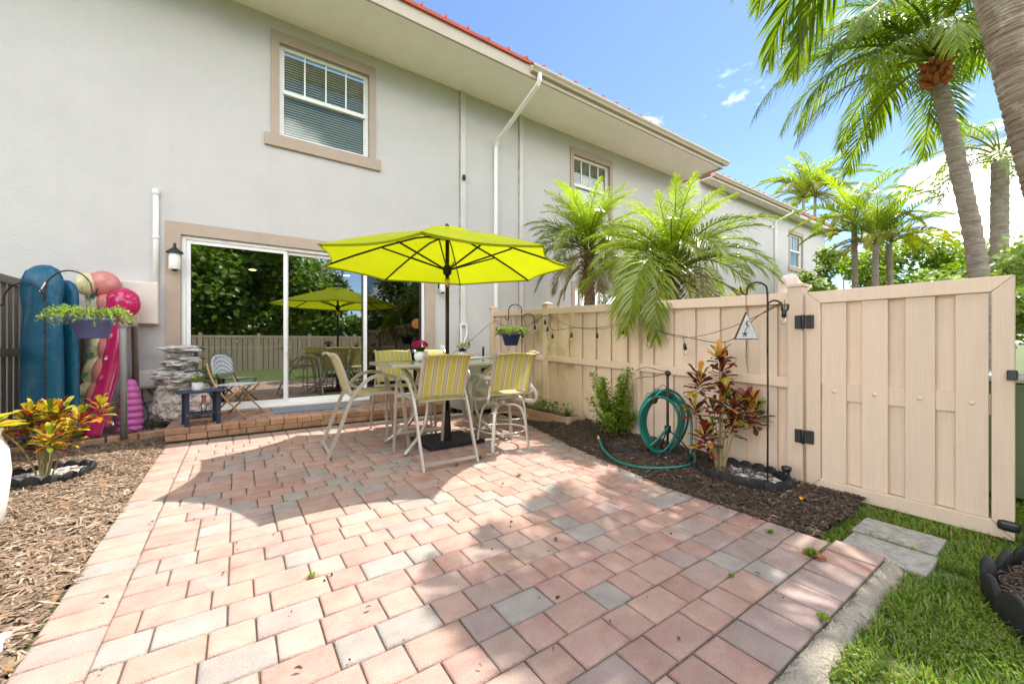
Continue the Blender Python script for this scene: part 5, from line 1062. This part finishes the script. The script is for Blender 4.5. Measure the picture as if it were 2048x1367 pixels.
b.tube(cr([CAMR * -.23 + Vector((0, 0, .52)), CAMR * -.10 + Vector((0, 0, .625)), CAMR * .0 + Vector((0, 0, .63)), CAMR * .12 + Vector((0, 0, .55))], 5), .006, 6); b.build('scrollwork', 'iron', st)
b = MB(); b.lathe([(.036, 0), (.036, .008)], 16); me = b.mesh('end_disc', 'iron'); inst('end_disc', me, st, CAMR * -.155 - FW_ * .05 + Vector((0, 0, .56)), (R(90), 0, R(-34.7)))
hs = T('garden_hose', 'coiled teal garden hose hung on the iron stand, end trailing to the patio', 'hose', HS)
P = []; rh = random.Random(4)
for k in range(6):
    rx = .195 + rh.uniform(-.02, .025); rz_ = .295 + rh.uniform(-.03, .03); cx = -.075 + .02 * k - .03; dz = rh.uniform(-.02, .02)
    for j in range(20):
        a = math.pi / 2 - TAU * j / 20; P.append(CAMR * (cx + rx * math.cos(a)) + FW_ * (-.05 + .018 * k + .02 * math.sin(j)) + Vector((0, 0, .345 + dz + rz_ * math.sin(a) + .02 * math.cos(2 * a))))
Lc = Vector(HS)
tail = [(x_, y_, max(.014, z_right(x_, y_) + .022) + dz_) for x_, y_, dz_ in [(3.62, 2.16, .02), (3.46, 2.05, 0), (3.28, 2.06, 0), (3.12, 2.18, 0), (3.04, 2.38, 0), (3.05, 2.62, 0), (3.12, 2.84, .03), (3.19, 2.97, .09)]]
P += [CAMR * .19 + FW_ * .0 + Vector((0, 0, .50)), CAMR * .225 + FW_ * -.03 + Vector((0, 0, .25)), CAMR * .19 + FW_ * -.08 + Vector((0, 0, .06))] + [Vector(q) - Lc for q in tail]
b = MB(); b.tube(cr(P, 3), .0125, 8); b.build('tube', 'hose_green', hs)
b = MB(); e = Vector(tail[-1]) - Lc; b.tube([e, e + Vector((.012, .03, .03))], [.014, .015], 8); b.build('coupling', 'brass', hs)
b = MB(); b.tube(cr([CAMR * -.20 + FW_ * -.08 + Vector((0, 0, .12)), CAMR * -.12 + FW_ * -.09 + Vector((0, 0, .20)), CAMR * -.02 + FW_ * -.07 + Vector((0, 0, .30))], 5), .0125, 8); b.build('tube_loop', 'hose_green', hs)
# ---------------------------------------------------------------- shrub, planter, crotons
rs = random.Random(12); sh = T('garden_shrub', 'light green shrub with bare lower stems beside the hose stand', 'shrub', (3.55, 3.05, .05)); b = MB(); tips = []
for k in range(26):
    a = rs.uniform(0, TAU); rr = rs.uniform(.05, .36); h = rs.uniform(.22, .80); P_ = cr([(rs.uniform(-.05, .05), rs.uniform(-.05, .05), 0), (math.cos(a) * rr * .5, math.sin(a) * rr * .5, h * .45), (math.cos(a) * rr, math.sin(a) * rr, h)], 6)
    b.tube(P_, [.007 * (1 - .8 * i / 12) for i in range(13)], 5); tips.append(P_)
b.build('stems', 'bark', sh); b = MB()
for P_ in tips:
    for q in P_[6:]:
        for _ in range(22): d = rnd_dir(rs, -.4); leaf_tri(b, q + rnd_dir(rs, -1) * rs.uniform(0, .08), d, rs.uniform(.032, .06), .0095)
b.build('foliage', 'leaf_shrub', sh)
pl = T('planter_box', 'low cedar planter box with herbs along the foot of the fence', 'planter box', (3.57, 4.7, .03))
for x0, x1, y0, y1 in [(3.56, 3.585, 3.86, 5.75), (3.80, 3.825, 3.86, 5.75), (3.585, 3.80, 3.845, 3.87)]:
    for z in (.03, .112): b = MB(); b.box(x0, x1, y0, y1, z, z + .078); b.build('plank', 'cedar', pl, w=True, bevel=.004)
for x, y in [(3.572, 3.855), (3.815, 3.855)]: b = MB(); b.box(x - .03, x + .03, y - .03, y + .03, .03, .20); b.build('corner_block', 'cedar_block', pl, w=True, bevel=.004)
b = MB(); b.box(3.586, 3.80, 3.87, 5.74, .10, .155); b.build('potting_soil', 'soil', pl, w=True)
for i, (y, n, mat, lab, s) in enumerate([(4.62, 60, 'leaf_hedge', 'bushy basil plant in the planter box, beside the swivel chair', .06), (4.28, 44, 'leaf_hedge', 'basil plant in the planter box, right of the bushiest one', .055), (4.95, 40, 'leaf_dark', 'dark herb in the planter box, farthest from the camera', .05)]):
    t = T('herb_plant', lab, 'herb', (3.69, y, .155), 0, 'herbs in the planter box'); b = MB(); rr_ = random.Random(i)
    for k in range(n): q = Vector((rr_.uniform(-.11, .11), rr_.uniform(-.16, .16), rr_.uniform(.02, .17))); leaf_tri(b, q, rnd_dir(rr_, -.1), rr_.uniform(.7, 1.3) * s, s * .34)
    b.build('leaves', mat, t); b = MB()
    for k in range(6): b.tube([(0, rr_.uniform(-.08, .08), 0), (rr_.uniform(-.06, .06), rr_.uniform(-.1, .1), .13)], .003, 4)
    b.build('stem', 'leaf_shrub', t)
t = T('chive_clump', 'wispy clump of chives at the near end of the planter box', 'herb', (3.69, 4.0, .155)); b = MB()
for k in range(70): a = U(0, TAU); e = U(.02, .09); b.tube([(0, U(-.05, .05), 0), (math.cos(a) * e * .5, math.sin(a) * e, .09), (math.cos(a) * e, math.sin(a) * e * 1.3, U(.10, .17))], .0012, 3)
b.build('leaves', 'leaf_shrub', t)
lf_m = {}
for col in ('red', 'maroon', 'orange', 'green', 'yellow'):
    for k in range(2):
        b = MB(); v = []; f = []
        prof_ = [(0, .006), (.2, .05), (.45, .12), (.7, .165), (.88, .13), (1.0, .0)] if k == 0 else [(0, .006), (.25, .07), (.5, .10), (.75, .15), (.9, .12), (1.0, .0)]
        for i, (t_, w_) in enumerate(prof_): z = .10 * math.sin(t_ * 2.2) - .10 * t_ * t_ + (.05 * math.sin(t_ * 9) if k else 0); v += [(t_, -w_, z + .05 * (w_ > .01)), (t_, 0, z), (t_, w_, z + .05 * (w_ > .01))]
        for i in range(5): f += [(i * 3, i * 3 + 1, i * 3 + 4, i * 3 + 3), (i * 3 + 1, i * 3 + 2, i * 3 + 5, i * 3 + 4)]
        b.add(v, f, 0, True); lf_m[col, k] = b.mesh('leaf', 'croton_' + col)
def croton(loc, lab, ros, pal, seed, ln=.115, stemr=.009):
    rr_ = random.Random(seed); t = T('croton_plant', lab, 'croton', loc)
    for (dx, df, z, n, sp) in ros:
        n = int(n * 1.9); sp *= 1.2
        tip = CAMR * dx + FW_ * df + Vector((0, 0, z)); b = MB(); root = CAMR * (dx * .12) + FW_ * (df * .12)
        P_ = cr([root, root + (tip - root) * .45 + Vector((0, 0, .06)) - CAMR * dx * .12, tip], 6); b.tube(P_, [stemr * (1 - .6 * i / 12) for i in range(13)], 6); b.build('stem', 'stem_tan', t)
        for k in range(n):
            u_ = k / n; q = tip - Vector((0, 0, u_ * sp)) + Vector((rr_.uniform(-.01, .01), rr_.uniform(-.01, .01), 0)); az = k * 2.4 + rr_.uniform(-.4, .4); el = 1.15 - 1.5 * u_ + rr_.uniform(-.25, .25)
            c = rr_.choice(pal[0] if u_ < .35 else pal[1]); s = ln * rr_.uniform(.75, 1.25)
            inst('leaf', lf_m[c, rr_.randint(0, 1)], t, q, (rr_.uniform(-.5, .5), -el, az), s)
    return t
croton((3.57, 1.88, .03), 'tall croton with red, orange and maroon leaves beside the gate', [(-.17, .02, .83, 17, .13), (.0, .0, 1.03, 10, .07), (.03, .02, .92, 17, .14), (-.24, -.03, .56, 11, .08), (.02, -.05, .70, 15, .16), (-.04, .03, .56, 9, .10), (.12, .0, .62, 18, .18), (.22, -.02, .62, 17, .16), (.31, -.02, .60, 19, .18), (-.16, -.06, .36, 16, .14), (-.06, .05, .34, 12, .16), (.14, .06, .42, 10, .12)],
       (['red', 'orange', 'maroon', 'green', 'red', 'yellow'], ['maroon', 'red', 'red', 'green', 'maroon', 'orange']), 21, .135)
rc = random.Random(77)
croton((-1.36, 5.10, .0), 'small bushy croton with yellow and red leaves in the left bed', [(-.34 + .75 * k / 10 + rc.uniform(-.05, .05), rc.uniform(-.18, .18), rc.uniform(.36, .62), 15, .10) for k in range(11)] + [(rc.uniform(-.2, .2), rc.uniform(-.1, .1), rc.uniform(.52, .62), 13, .09) for k in range(5)],
       (['yellow', 'yellow', 'orange', 'green', 'red', 'yellow'], ['yellow', 'orange', 'red', 'green', 'maroon', 'yellow']), 22, .115, .007)
# ---------------------------------------------------------------- scalloped edging rings with stones
scm = MB(); scm.lathe([(.062, -.014), (.068, -.008), (.068, .008), (.062, .014)], 20); scmesh = None
def ring(name, lab, c, rx, ry, n, mat, stones, stone_mat, z=.0, gap=0, seed=1, r=.068, rot=0):
    t = T(name, lab, 'garden edging', (c[0], c[1], z)); rr_ = random.Random(seed)
    m_ = MB(); m_.lathe([(r * .92, -.014), (r, -.008), (r, .008), (r * .92, .014)], 20); me = m_.mesh('scallop', mat)
    for k in range(n):
        a = TAU * k / n + rot; x, y = math.cos(a) * rx, math.sin(a) * ry; nrm = math.atan2(math.sin(a) * rx, math.cos(a) * ry)
        inst('scallop', me, t, (x, y, r * .42 + rr_.uniform(-.008, .008)), (R(90) + rr_.uniform(-.22, .22), rr_.uniform(-.1, .1), nrm + math.pi / 2 + rr_.uniform(-.12, .12)))
    if stones:
        b = MB()
        for k in range(stones):
            a = rr_.uniform(0, TAU); q = math.sqrt(rr_.random()) * .86; s = rr_.uniform(.017, .034)
            b.blob((c[0] + math.cos(a) * rx * q, c[1] + math.sin(a) * ry * q, z + .012 + rr_.uniform(0, .02)), (s * 1.35, s, s * .6), 2, .15, 1.5, seed=k, mtx=Matrix.Rotation(rr_.uniform(0, 3), 3, 'Z'))
        o = b.build('river_stones', stone_mat); o['kind'] = 'stuff'; tag(o, 'rounded river stones inside the ' + lab.split(' around')[0].split(' in the')[0].split(' beside')[0].split(' at')[0], 'stones')
ring('scalloped_edging', 'black scalloped edging ring around the tall croton by the gate', (3.55, 1.73), .26, .40, 22, 'black_rubber', 150, 'pebble', .01, seed=1, rot=.1)
ring('scalloped_edging', 'thin black scalloped edging ring around the small left croton', (-1.34, 5.12), .27, .27, 15, 'black_rubber', 120, 'pebble', .0, seed=2, r=.06)
ring('scalloped_edging', 'low half buried scalloped edging ring beside the shrub and hose', (3.47, 2.82), .26, .28, 15, 'black_rubber', 150, 'river_dark', .02, seed=3, r=.06)
ring('scalloped_edging', 'large black scalloped edging ring at the bottom right edge of the lawn', (3.12, -.06), .55, .34, 16, 'black_rubber', 0, 'pebble', -.04, seed=4, r=.092)
b = MB(); b.lathe([(.5, -.05), (.5, .0), (.2, .03), (.01, .04)], 30); b.v = [(x_ + 3.12, y_ * .62 - .06, z_ - .01) for x_, y_, z_ in b.v]; struct(b.build('mulch_mound', 'soil'))
o = chips('mulch_chips', 'mulch_chip_dark', 1600, lambda: (U(2.6, 3.65), U(-.4, .3)), lambda x, y: .015, lambda x, y: ((x - 3.12) / .5) ** 2 + ((y + .06) / .3) ** 2 < 1, .02, .06); tag(o, 'dark bark chips heaped inside the large edging ring on the lawn', 'mulch')
def pathlight(loc, h, lab):
    t = T('path_light', lab, 'path light', loc, 0, 'black stub path lights'); b = MB(); b.lathe([(.022, -.03), (.024, h * .6), (.026, h - .03)], 14); b.build('stem', 'black_plastic', t); b = MB(); b.lathe([(.03, h - .035), (.036, h - .02), (.036, h), (.02, h + .006)], 14); b.build('cap', 'black_plastic', t)
pathlight((3.70, 1.40, .0), .16, 'short black stub light at the foot of the gate post'); pathlight((-1.58, 6.40, 0), .20, 'short black stub light by the kerb in front of the blue float')
# ---------------------------------------------------------------- pool floats and rack
CF = -FW_
def ell(w, d, n=20): return [(w * math.cos(TAU * i / n), d * math.sin(TAU * i / n)) for i in range(n)]
t = T('pool_raft', 'tall deep blue inflatable raft standing against the side fence', 'pool raft', (-1.70, 6.33, .05)); b = MB()
zs = [0, .05, .14, .4, .8, 1.15, 1.38, 1.52, 1.68, 1.82, 1.92, 1.97, 1.985]; ws = [.09, .17, .215, .225, .222, .218, .205, .20, .225, .22, .175, .095, .02]
P = [Vector((-.10 * (z / 2) * .8, .30 * (z / 2), z)) for z in zs]; b.tube(P, ws, prof=ell(1, .42, 24), up=CF); b.build('body', 'float_blue', t)
b = MB(); P2 = [p * .93 + FW_ * .20 + CAMR * .02 for p in P]; b.tube(P2, [w * .72 for w in ws], prof=ell(1, .42, 20), up=CF); b.build('folded_side', 'float_blue', t)
b = MB()
for s in (-.6, 0, .62): b.tube([p + CAMR * (ws[i] * s) + CF * (ws[i] * .42 * math.sqrt(1 - s * s) + .0005) for i, p in enumerate(P) if 1 < i < 11], .0028, 5)
b.build('weld_seam', 'float_blue', t); b = MB(); q = P[8]; b.add([q + CAMR * .10 + CF * .112, q + CAMR * .155 + CF * .104 + Vector((0, 0, .10)), q + CAMR * .165 + CF * .101 + Vector((0, 0, .09)), q + CAMR * .11 + CF * .111 + Vector((0, 0, -.01))], [(0, 3, 2, 1)]); b.build('care_label', 'white_vinyl', t)
M('float_print', (0.62, 0.55, 0.30), 0.35, 0.08, 4, coat=0.3, stain=(11.0, 1.0, (0.03, 0.15, 0.05)))
t = T('pool_float', 'pink inflatable float with green palm leaf print leaning on the wall', 'pool float', (-1.40, 6.80, .05))
cen = cr([(.03, .28, 1.72), (.05, .22, 1.42), (.07, .16, 1.1), (.03, .08, .75), (-.02, .02, .4), (.0, -.02, .08)], 12); n = len(cen)
for dx, w0, mat, nm in [(-.085, .095, 'float_print', 'printed_tube'), (.06, .12, 'float_pink', 'pink_tube')]:
    b = MB(); b.tube([p + CAMR * dx for p in cen], [w0 * (.62 + .38 * abs(math.sin(math.pi * i / (n - 1) * 6)) ** .6) * (.5 if i in (0, n - 1) else 1) for i in range(n)], 18); b.build(nm, mat, t)
b = MB(); b.blob((.02, .24, 1.86), (.17, .10, .16), 3, .06, 1.2); b.build('head', 'float_pink', t); b = MB(); b.blob((-.115, .20, 1.84), (.10, .09, .14), 3, .05, 1.2); b.build('head_print', 'float_print', t)
b = MB()
for k in range(7):
    i = int((k + .5) * (n - 1) / 7); p = cen[i] + CAMR * -.10 + CF * .098
    for s in (-1, 1): leaf_tri(b, p, CAMR * s * .6 + Vector((0, 0, .8)), .10, .025, 0, .25, CF)
b.build('palm_print', 'leaf_print', t)
t = T('pool_float', 'see through magenta inflatable noodle float with a round head', 'pool float', (-1.30, 6.66, .05)); mc = cr([(.12, .28, 1.62), (.09, .20, 1.3), (.04, .10, .8), (-.04, .0, .35), (-.10, -.04, .04)], 8)
b = MB(); b.tube(mc, [.10 + .02 * (i / len(mc)) for i in range(len(mc))], prof=ell(1, .6), up=CF); b.build('body', 'vinyl_magenta', t)
b = MB(); b.blob((.13, .28, 1.62), (.165, .13, .19), 3, .10, 1.3); b.build('head', 'vinyl_magenta', t)
for s in (-1, 1): b = MB(); b.tube([q + CAMR * (s * (.10 + .02 * i / len(mc))) for i, q in enumerate(mc)], .0045, 5); b.build('weld_seam', 'float_orchid', t)
b = MB(); q = mc[14] + CF * .07; b.tube([q, q + CF * .022], [.014, .010], 10); b.build('valve', 'white_vinyl', t)
b = MB()
for k in range(7): p = mc[int((k + .7) * (len(mc) - 1) / 8)]; b.blob(p + CF * .035, (.045, .03, .062), 2, .15, 2, seed=k)
b.build('air_cells', 'float_pink', t)
t = T('pool_float', 'orchid pink ribbed inflatable float standing low behind the grey pipe', 'pool float', (-1.10, 6.86, .05)); b = MB(); pr = []
for i in range(57): z = i / 56; pr.append((.03 + .105 * (1 - z * z) ** .5 * (.80 + .20 * abs(math.sin(z * math.pi * 8))), z * .66))
b.lathe(pr, 18); b.build('body', 'float_orchid', t)
def pvc(loc, pts, lab):
    t = T('pvc_rack', lab, 'pipe rack', loc, 0, 'grey pipe racks for the floats'); b = MB(); P = cr(pts, 1); b.tube(pts, .034, 12); b.build('pipe', 'pvc_grey', t)
    for q in pts[1:-1]: b = MB(); b.blob(q, (.043, .043, .043), 2, 0); b.build('elbow', 'pvc_grey', t)
pvc((-1.10, 6.55, .03), [(0, -.03, 0), (-.02, .05, 1.34), (.02, .45, 1.36), (.04, .47, .02)], 'grey pipe rack in front of the orchid float, bent over at the top'); pvc((-1.66, 6.88, .03), [(0, 0, 0), (0, 0, 1.36), (.06, .36, 1.38), (.06, .37, .02)], 'grey upright pipe rack between the blue raft and the pink float')
# ---------------------------------------------------------------- rock fountain
t = T('rock_fountain', 'stacked stone fountain of pale slabs on boulders by the door corner', 'fountain', (-.63, 7.02, .14)); rr_ = random.Random(3)
for i, (dx, dy, z, a, b_, c) in enumerate([(-.10, .02, .24, .19, .19, .27), (.15, -.06, .14, .25, .17, .17), (.02, -.12, .09, .20, .15, .12), (.18, .04, .37, .15, .13, .10), (-.15, .0, .06, .13, .13, .12)]):
    b = MB(); b.blob((dx, dy, z), (a, b_, c), 4, .38, 1.7, seed=i * 3.3, smooth=False); b.build('boulder', 'rock', t)
for i, (dx, dy, z, a, b_, c, tl) in enumerate([(-.03, 0, .565, .235, .18, .085, .05), (-.13, .02, .675, .09, .10, .05, -.1), (.07, .03, .68, .075, .09, .05, .1), (-.02, 0, .755, .17, .14, .055, -.06), (.10, -.02, .80, .13, .11, .045, .08), (-.08, .02, .865, .07, .09, .045, 0), (.08, .03, .87, .06, .08, .04, 0), (.0, 0, .945, .20, .14, .05, .02), (-.06, .02, .46, .17, .15, .08, 0)]):
    b = MB(); b.blob((dx, dy, z), (a, b_, c), 4, .50, 1.9, seed=20 + i * 2.1, smooth=False, mtx=Matrix.Rotation(tl, 3, 'Y')); b.build('slab', 'rock_slab', t)
# vines and gravel at the foot of the wall
b = MB()
for k in range(26):
    x = U(-1.05, -.74); y = U(6.78, 7.2); b.tube(cr([(x, y, .05), (x + U(-.1, .1), y + U(-.1, .1), U(.08, .2)), (x + U(-.2, .15), y + U(-.15, .1), .055)], 4), .004, 5)
o = b.build('dry_vines', 'bark'); tag(o, 'tangle of dry brown vines on the pad under the timer box', 'vine')
b = MB(); rr_ = random.Random(8)
for k in range(70): leaf_tri(b, (rr_.uniform(-1.08, -.74), rr_.uniform(6.75, 7.2), rr_.uniform(.05, .16)), rnd_dir(rr_, 0), .045, .015)
o = b.build('creeping_plant', 'leaf_dark'); o['kind'] = 'stuff'; tag(o, 'small dark creeper leaves at the wall foot beside the fountain', 'plant')
b = MB()
for k in range(110): s = U(.008, .018); b.blob((U(-1.02, -.73), U(6.70, 6.95), .05), (s, s, s * .7), 1, .1, seed=k)
o = b.build('gravel', 'pebble'); o['kind'] = 'stuff'; tag(o, 'patch of pale gravel between the kerb and the step', 'gravel')
# ---------------------------------------------------------------- folding chair, side table, pots, mat
m, t_, N, L = newmat('woven_blue'); o_ = N('ShaderNodeOutputMaterial'); p_ = N('ShaderNodeBsdfPrincipled'); p_.inputs['Roughness'].default_value = .6
tc_ = N('ShaderNodeTexCoord'); mp_ = N('ShaderNodeMapping'); mp_.inputs['Rotation'].default_value = (.3, .0, .78); ck = N('ShaderNodeTexChecker'); ck.inputs['Scale'].default_value = 95; ck.inputs['Color1'].default_value = (.10, .14, .20, 1); ck.inputs['Color2'].default_value = (.80, .82, .82, 1)
L(tc_.outputs['Object'], mp_.inputs[0]); L(mp_.outputs[0], ck.inputs['Vector']); L(ck.outputs[0], p_.inputs['Base Color']); L(p_.outputs[0], o_.inputs[0])
fc = T('folding_chair', 'blue and white woven folding chair with bamboo legs on the step', 'chair', (.02, 6.80, .152), R(-123)); 
b = MB(); b.box(-.20, .20, -.17, .19, .425, .445); b.build('seat', 'woven_blue', fc, bevel=.009)
b = MB(); v = []; f = []
for j in range(9):
    zz = .58 + .27 * j / 8; wv = .215 * (1 if j < 5 else math.sqrt(max(0, 1 - ((j - 4.6) / 3.7) ** 2)) * .9 + .1); yy = -.215 - .22 * (zz - .43) * .55
    for k in range(9): s = -1 + 2 * k / 8; v.append((s * wv, yy + .03 * (s * s) , zz))
b.add(v, [(j * 9 + k, j * 9 + k + 1, (j + 1) * 9 + k + 1, (j + 1) * 9 + k) for j in range(8) for k in range(8)], 0, True); o = b.build('backrest', 'woven_blue', fc); md = o.modifiers.new('thick', 'SOLIDIFY'); md.thickness = .016
for s in (-1, 1):
    b = MB(); b.tube([(s * .222, .245, 0), (s * .222, -.02, .25), (s * .215, -.17, .44), (s * .212, -.25, .62), (s * .20, -.285, .74)], .0125, 8); b.build('leg', 'bamboo', fc)
    b = MB(); b.tube([(s * .19, -.25, 0), (s * .19, .0, .25), (s * .19, .185, .428)], .0125, 8); b.build('leg', 'bamboo', fc)
b = MB(); b.tube([(-.22, .20, .045), (.22, .20, .045)], .009, 6); b.tube([(-.19, -.20, .05), (.19, -.20, .05)], .009, 6); b.build('stretcher', 'bamboo', fc)
sdt = T('side_table', 'small navy side table with a shelf at the left end of the step', 'side table', (-.36, 6.315, .152), R(12)); 
b = MB(); b.box(-.245, .245, -.175, .175, .405, .425); b.build('table_top', 'navy', sdt, bevel=.012); b = MB(); b.box(-.16, .16, -.11, .11, .135, .152); b.build('shelf', 'navy', sdt, bevel=.003)
for sx in (-1, 1):
    for sy in (-1, 1): b = MB(); b.box(sx * .155 - .022, sx * .155 + .022, sy * .115 - .013, sy * .115 + .013, 0, .405); lg = b.build('leg', 'navy', sdt, bevel=.003); b = MB(); b.blob((sx * .155, sy * .115 - .0135, .145), (.005, .003, .005), 1, 0); b.build('bolt', 'white_vinyl', lg)
t = T('potted_plant', 'feathery green plant in a white speckled pot on the navy table', 'potted plant', (-.40, 6.33, .577)); b = MB(); b.lathe([(.045, 0), (.052, .01), (.056, .10), (.050, .10), (.048, .09)], 20); b.build('pot', 'white_ceramic', t); b = MB(); rr_ = random.Random(2)
for k in range(150): d = rnd_dir(rr_, .0); leaf_tri(b, Vector((0, 0, .10)) + d * rr_.uniform(.02, .10), d + rnd_dir(rr_, -.3) * .6, rr_.uniform(.02, .04), .007)
for k in range(14): d = rnd_dir(rr_, .15); b.tube([(0, 0, .09), d * .09 + Vector((0, 0, .10))], .002, 4)
b.build('foliage', 'leaf_shrub', t)
t = T('lotion_bottle', 'clear bottle with a pink cap on the shelf of the navy table', 'bottle', (-.335, 6.31, .306)); b = MB(); b.lathe([(.026, 0), (.028, .01), (.028, .10), (.02, .115)], 16); b.build('bottle', 'bulb_glass', t); b = MB(); b.lathe([(.0215, .02), (.0215, .09)], 12); b.build('liquid', 'white_ceramic', t); b = MB(); b.lathe([(.021, .115), (.026, .125), (.021, .15), (.026, .20), (.022, .205)], 16); b.build('cap', 'float_pink', t)
b = MB(); b.box(.44, 1.62, 6.60, 7.06, .154, .162); tag(b.build('door_mat', 'mat_blue', bevel=.003), 'flat blue grey door mat on the step before the sliding door', 'door mat')
t = T('terracotta_trough', 'orange terracotta trough with greenery on the step behind the chairs', 'planter', (2.15, 6.95, .152)); b = MB(); b.box(-.26, .26, -.10, .10, 0, .15); b.build('trough', 'step_brick', t, bevel=.008); b = MB(); rr_ = random.Random(9)
for k in range(120): leaf_tri(b, (rr_.uniform(-.24, .24), rr_.uniform(-.08, .08), .14 + rr_.uniform(0, .10)), rnd_dir(rr_, 0), .05, .014)
b.build('foliage', 'leaf_hedge', t)
t = T('storage_box', 'sea green lidded storage box behind the swivel chairs by the fence', 'storage box', (3.33, 5.85, 0), R(4)); b = MB(); b.box(-.36, .36, -.27, .27, .08, .86); b.build('case', 'deck_box', t, bevel=.015); b = MB(); b.box(-.40, .40, -.31, .31, .865, .935); b.build('lid', 'deck_box_lid', t, bevel=.015)
b = MB(); b.box(-.10, .10, -.285, -.271, .70, .76); b.build('handle', 'black_plastic', t, bevel=.004); b = MB(); b.lathe([(.02, .935), (.02, 1.10)], 10, (.20, .1, 0)); b.build('vent_stub', 'black_plastic', t)
for sx in (-1, 1):
    for sy in (-1, 1): b = MB(); b.box(sx * .31 - .03, sx * .31 + .03, sy * .22 - .03, sy * .22 + .03, 0, .08); b.build('foot', 'black_plastic', t)
t = T('wheeled_bin', 'olive green wheeled bin seen through the gap beside the gate', 'bin', (5.05, .22, -.05)); b = MB(); v = [(-.22, -.25, .05), (.22, -.25, .05), (.22, .25, .05), (-.22, .25, .05), (-.29, -.32, .92), (.29, -.32, .92), (.29, .32, .92), (-.29, .32, .92)]; b.add(v, [(0, 3, 2, 1), (4, 5, 6, 7), (0, 1, 5, 4), (1, 2, 6, 5), (2, 3, 7, 6), (3, 0, 4, 7)]); b.build('body', 'bin_green', t, bevel=.02); b = MB(); b.box(-.32, .32, -.35, .35, .925, .98); b.build('lid', 'deck_box_lid', t, bevel=.02)
for s in (-1, 1): b = MB(); b.lathe([(.08, -.02), (.08, .02)], 16); o = inst('wheel', b.mesh('wheel', 'black_rubber'), t, (.24, s * .2, .08), (R(90), 0, 0))
t = T('pool_float', 'pale pink inflatable standing beyond the fence below the far window', 'pool float', (14.4, 5.35, 0)); b = MB(); b.tube(cr([(0, 0, .0), (0, 0, 2.2), (.05, 0, 3.0), (.1, -.1, 3.3)], 6), [.42] * 13 + [.38, .33, .26, .18, .12, .03], prof=ell(1, .45), up=CF); b.build('body', 'float_pale', t); b = MB(); b.tube([(.35, -.2, 2.75), (.62, -.35, 2.95)], [.10, .05], 10); b.build('fin', 'float_pale', t)
t = T('white_urn', 'tall white urn cut by the left edge with yellow leaved plant', 'planter', (-1.38, 3.98, -.02)); b = MB(); b.lathe([(.12, 0), (.14, .02), (.16, .18), (.175, .36), (.165, .50), (.13, .60), (.14, .64)], 28); b.build('urn', 'white_ceramic', t); b = MB(); rr_ = random.Random(6)
for k in range(26): a = rr_.uniform(0, TAU); leaf_tri(b, (0, 0, .62), (math.cos(a), math.sin(a), rr_.uniform(.1, 1.2)), rr_.uniform(.16, .26), .035, 0, .3)
b.build('leaves', 'croton_yellow', t)
b = MB(); b.box(-1.05, -.735, 2.06, 2.45, -.02, .028); tag(b.build('paving_slab', 'white_ceramic', bevel=.006), 'white square slab in the mulch at the lower left corner', 'slab')
# ---------------------------------------------------------------- litter
o = chips('twig_litter', 'mulch_chip_dark', 130, lambda: (U(-.6, 2.8), .7 + 4.5 * random.random() ** 1.3), lambda x, y: .001, lambda x, y: True, .010, .030); tag(o, 'scattered dark twig and needle bits on the open patio pavers', 'litter')
b = MB()
for k in range(330):
    if k < 240: x, y = left_spot(); z = z_left(x, y) + .016
    else: y = .95 + 3.4 * random.random(); x = U(edge_x(y) + .03, 3.8); z = z_right(x, y) + .016
    leaf_tri(b, (x, y, z), (U(-1, 1), U(-1, 1), U(-.1, .4)), U(.018, .05), U(.005, .012), random.choice([0, 0, 1, 2]), U(-.3, .4))
o = b.build('leaf_litter', ['mulch_chip_tan', 'fiber_orange', 'pebble']); o['kind'] = 'stuff'; tag(o, 'dry leaf scraps scattered over the bark mulch of both beds', 'leaf litter')
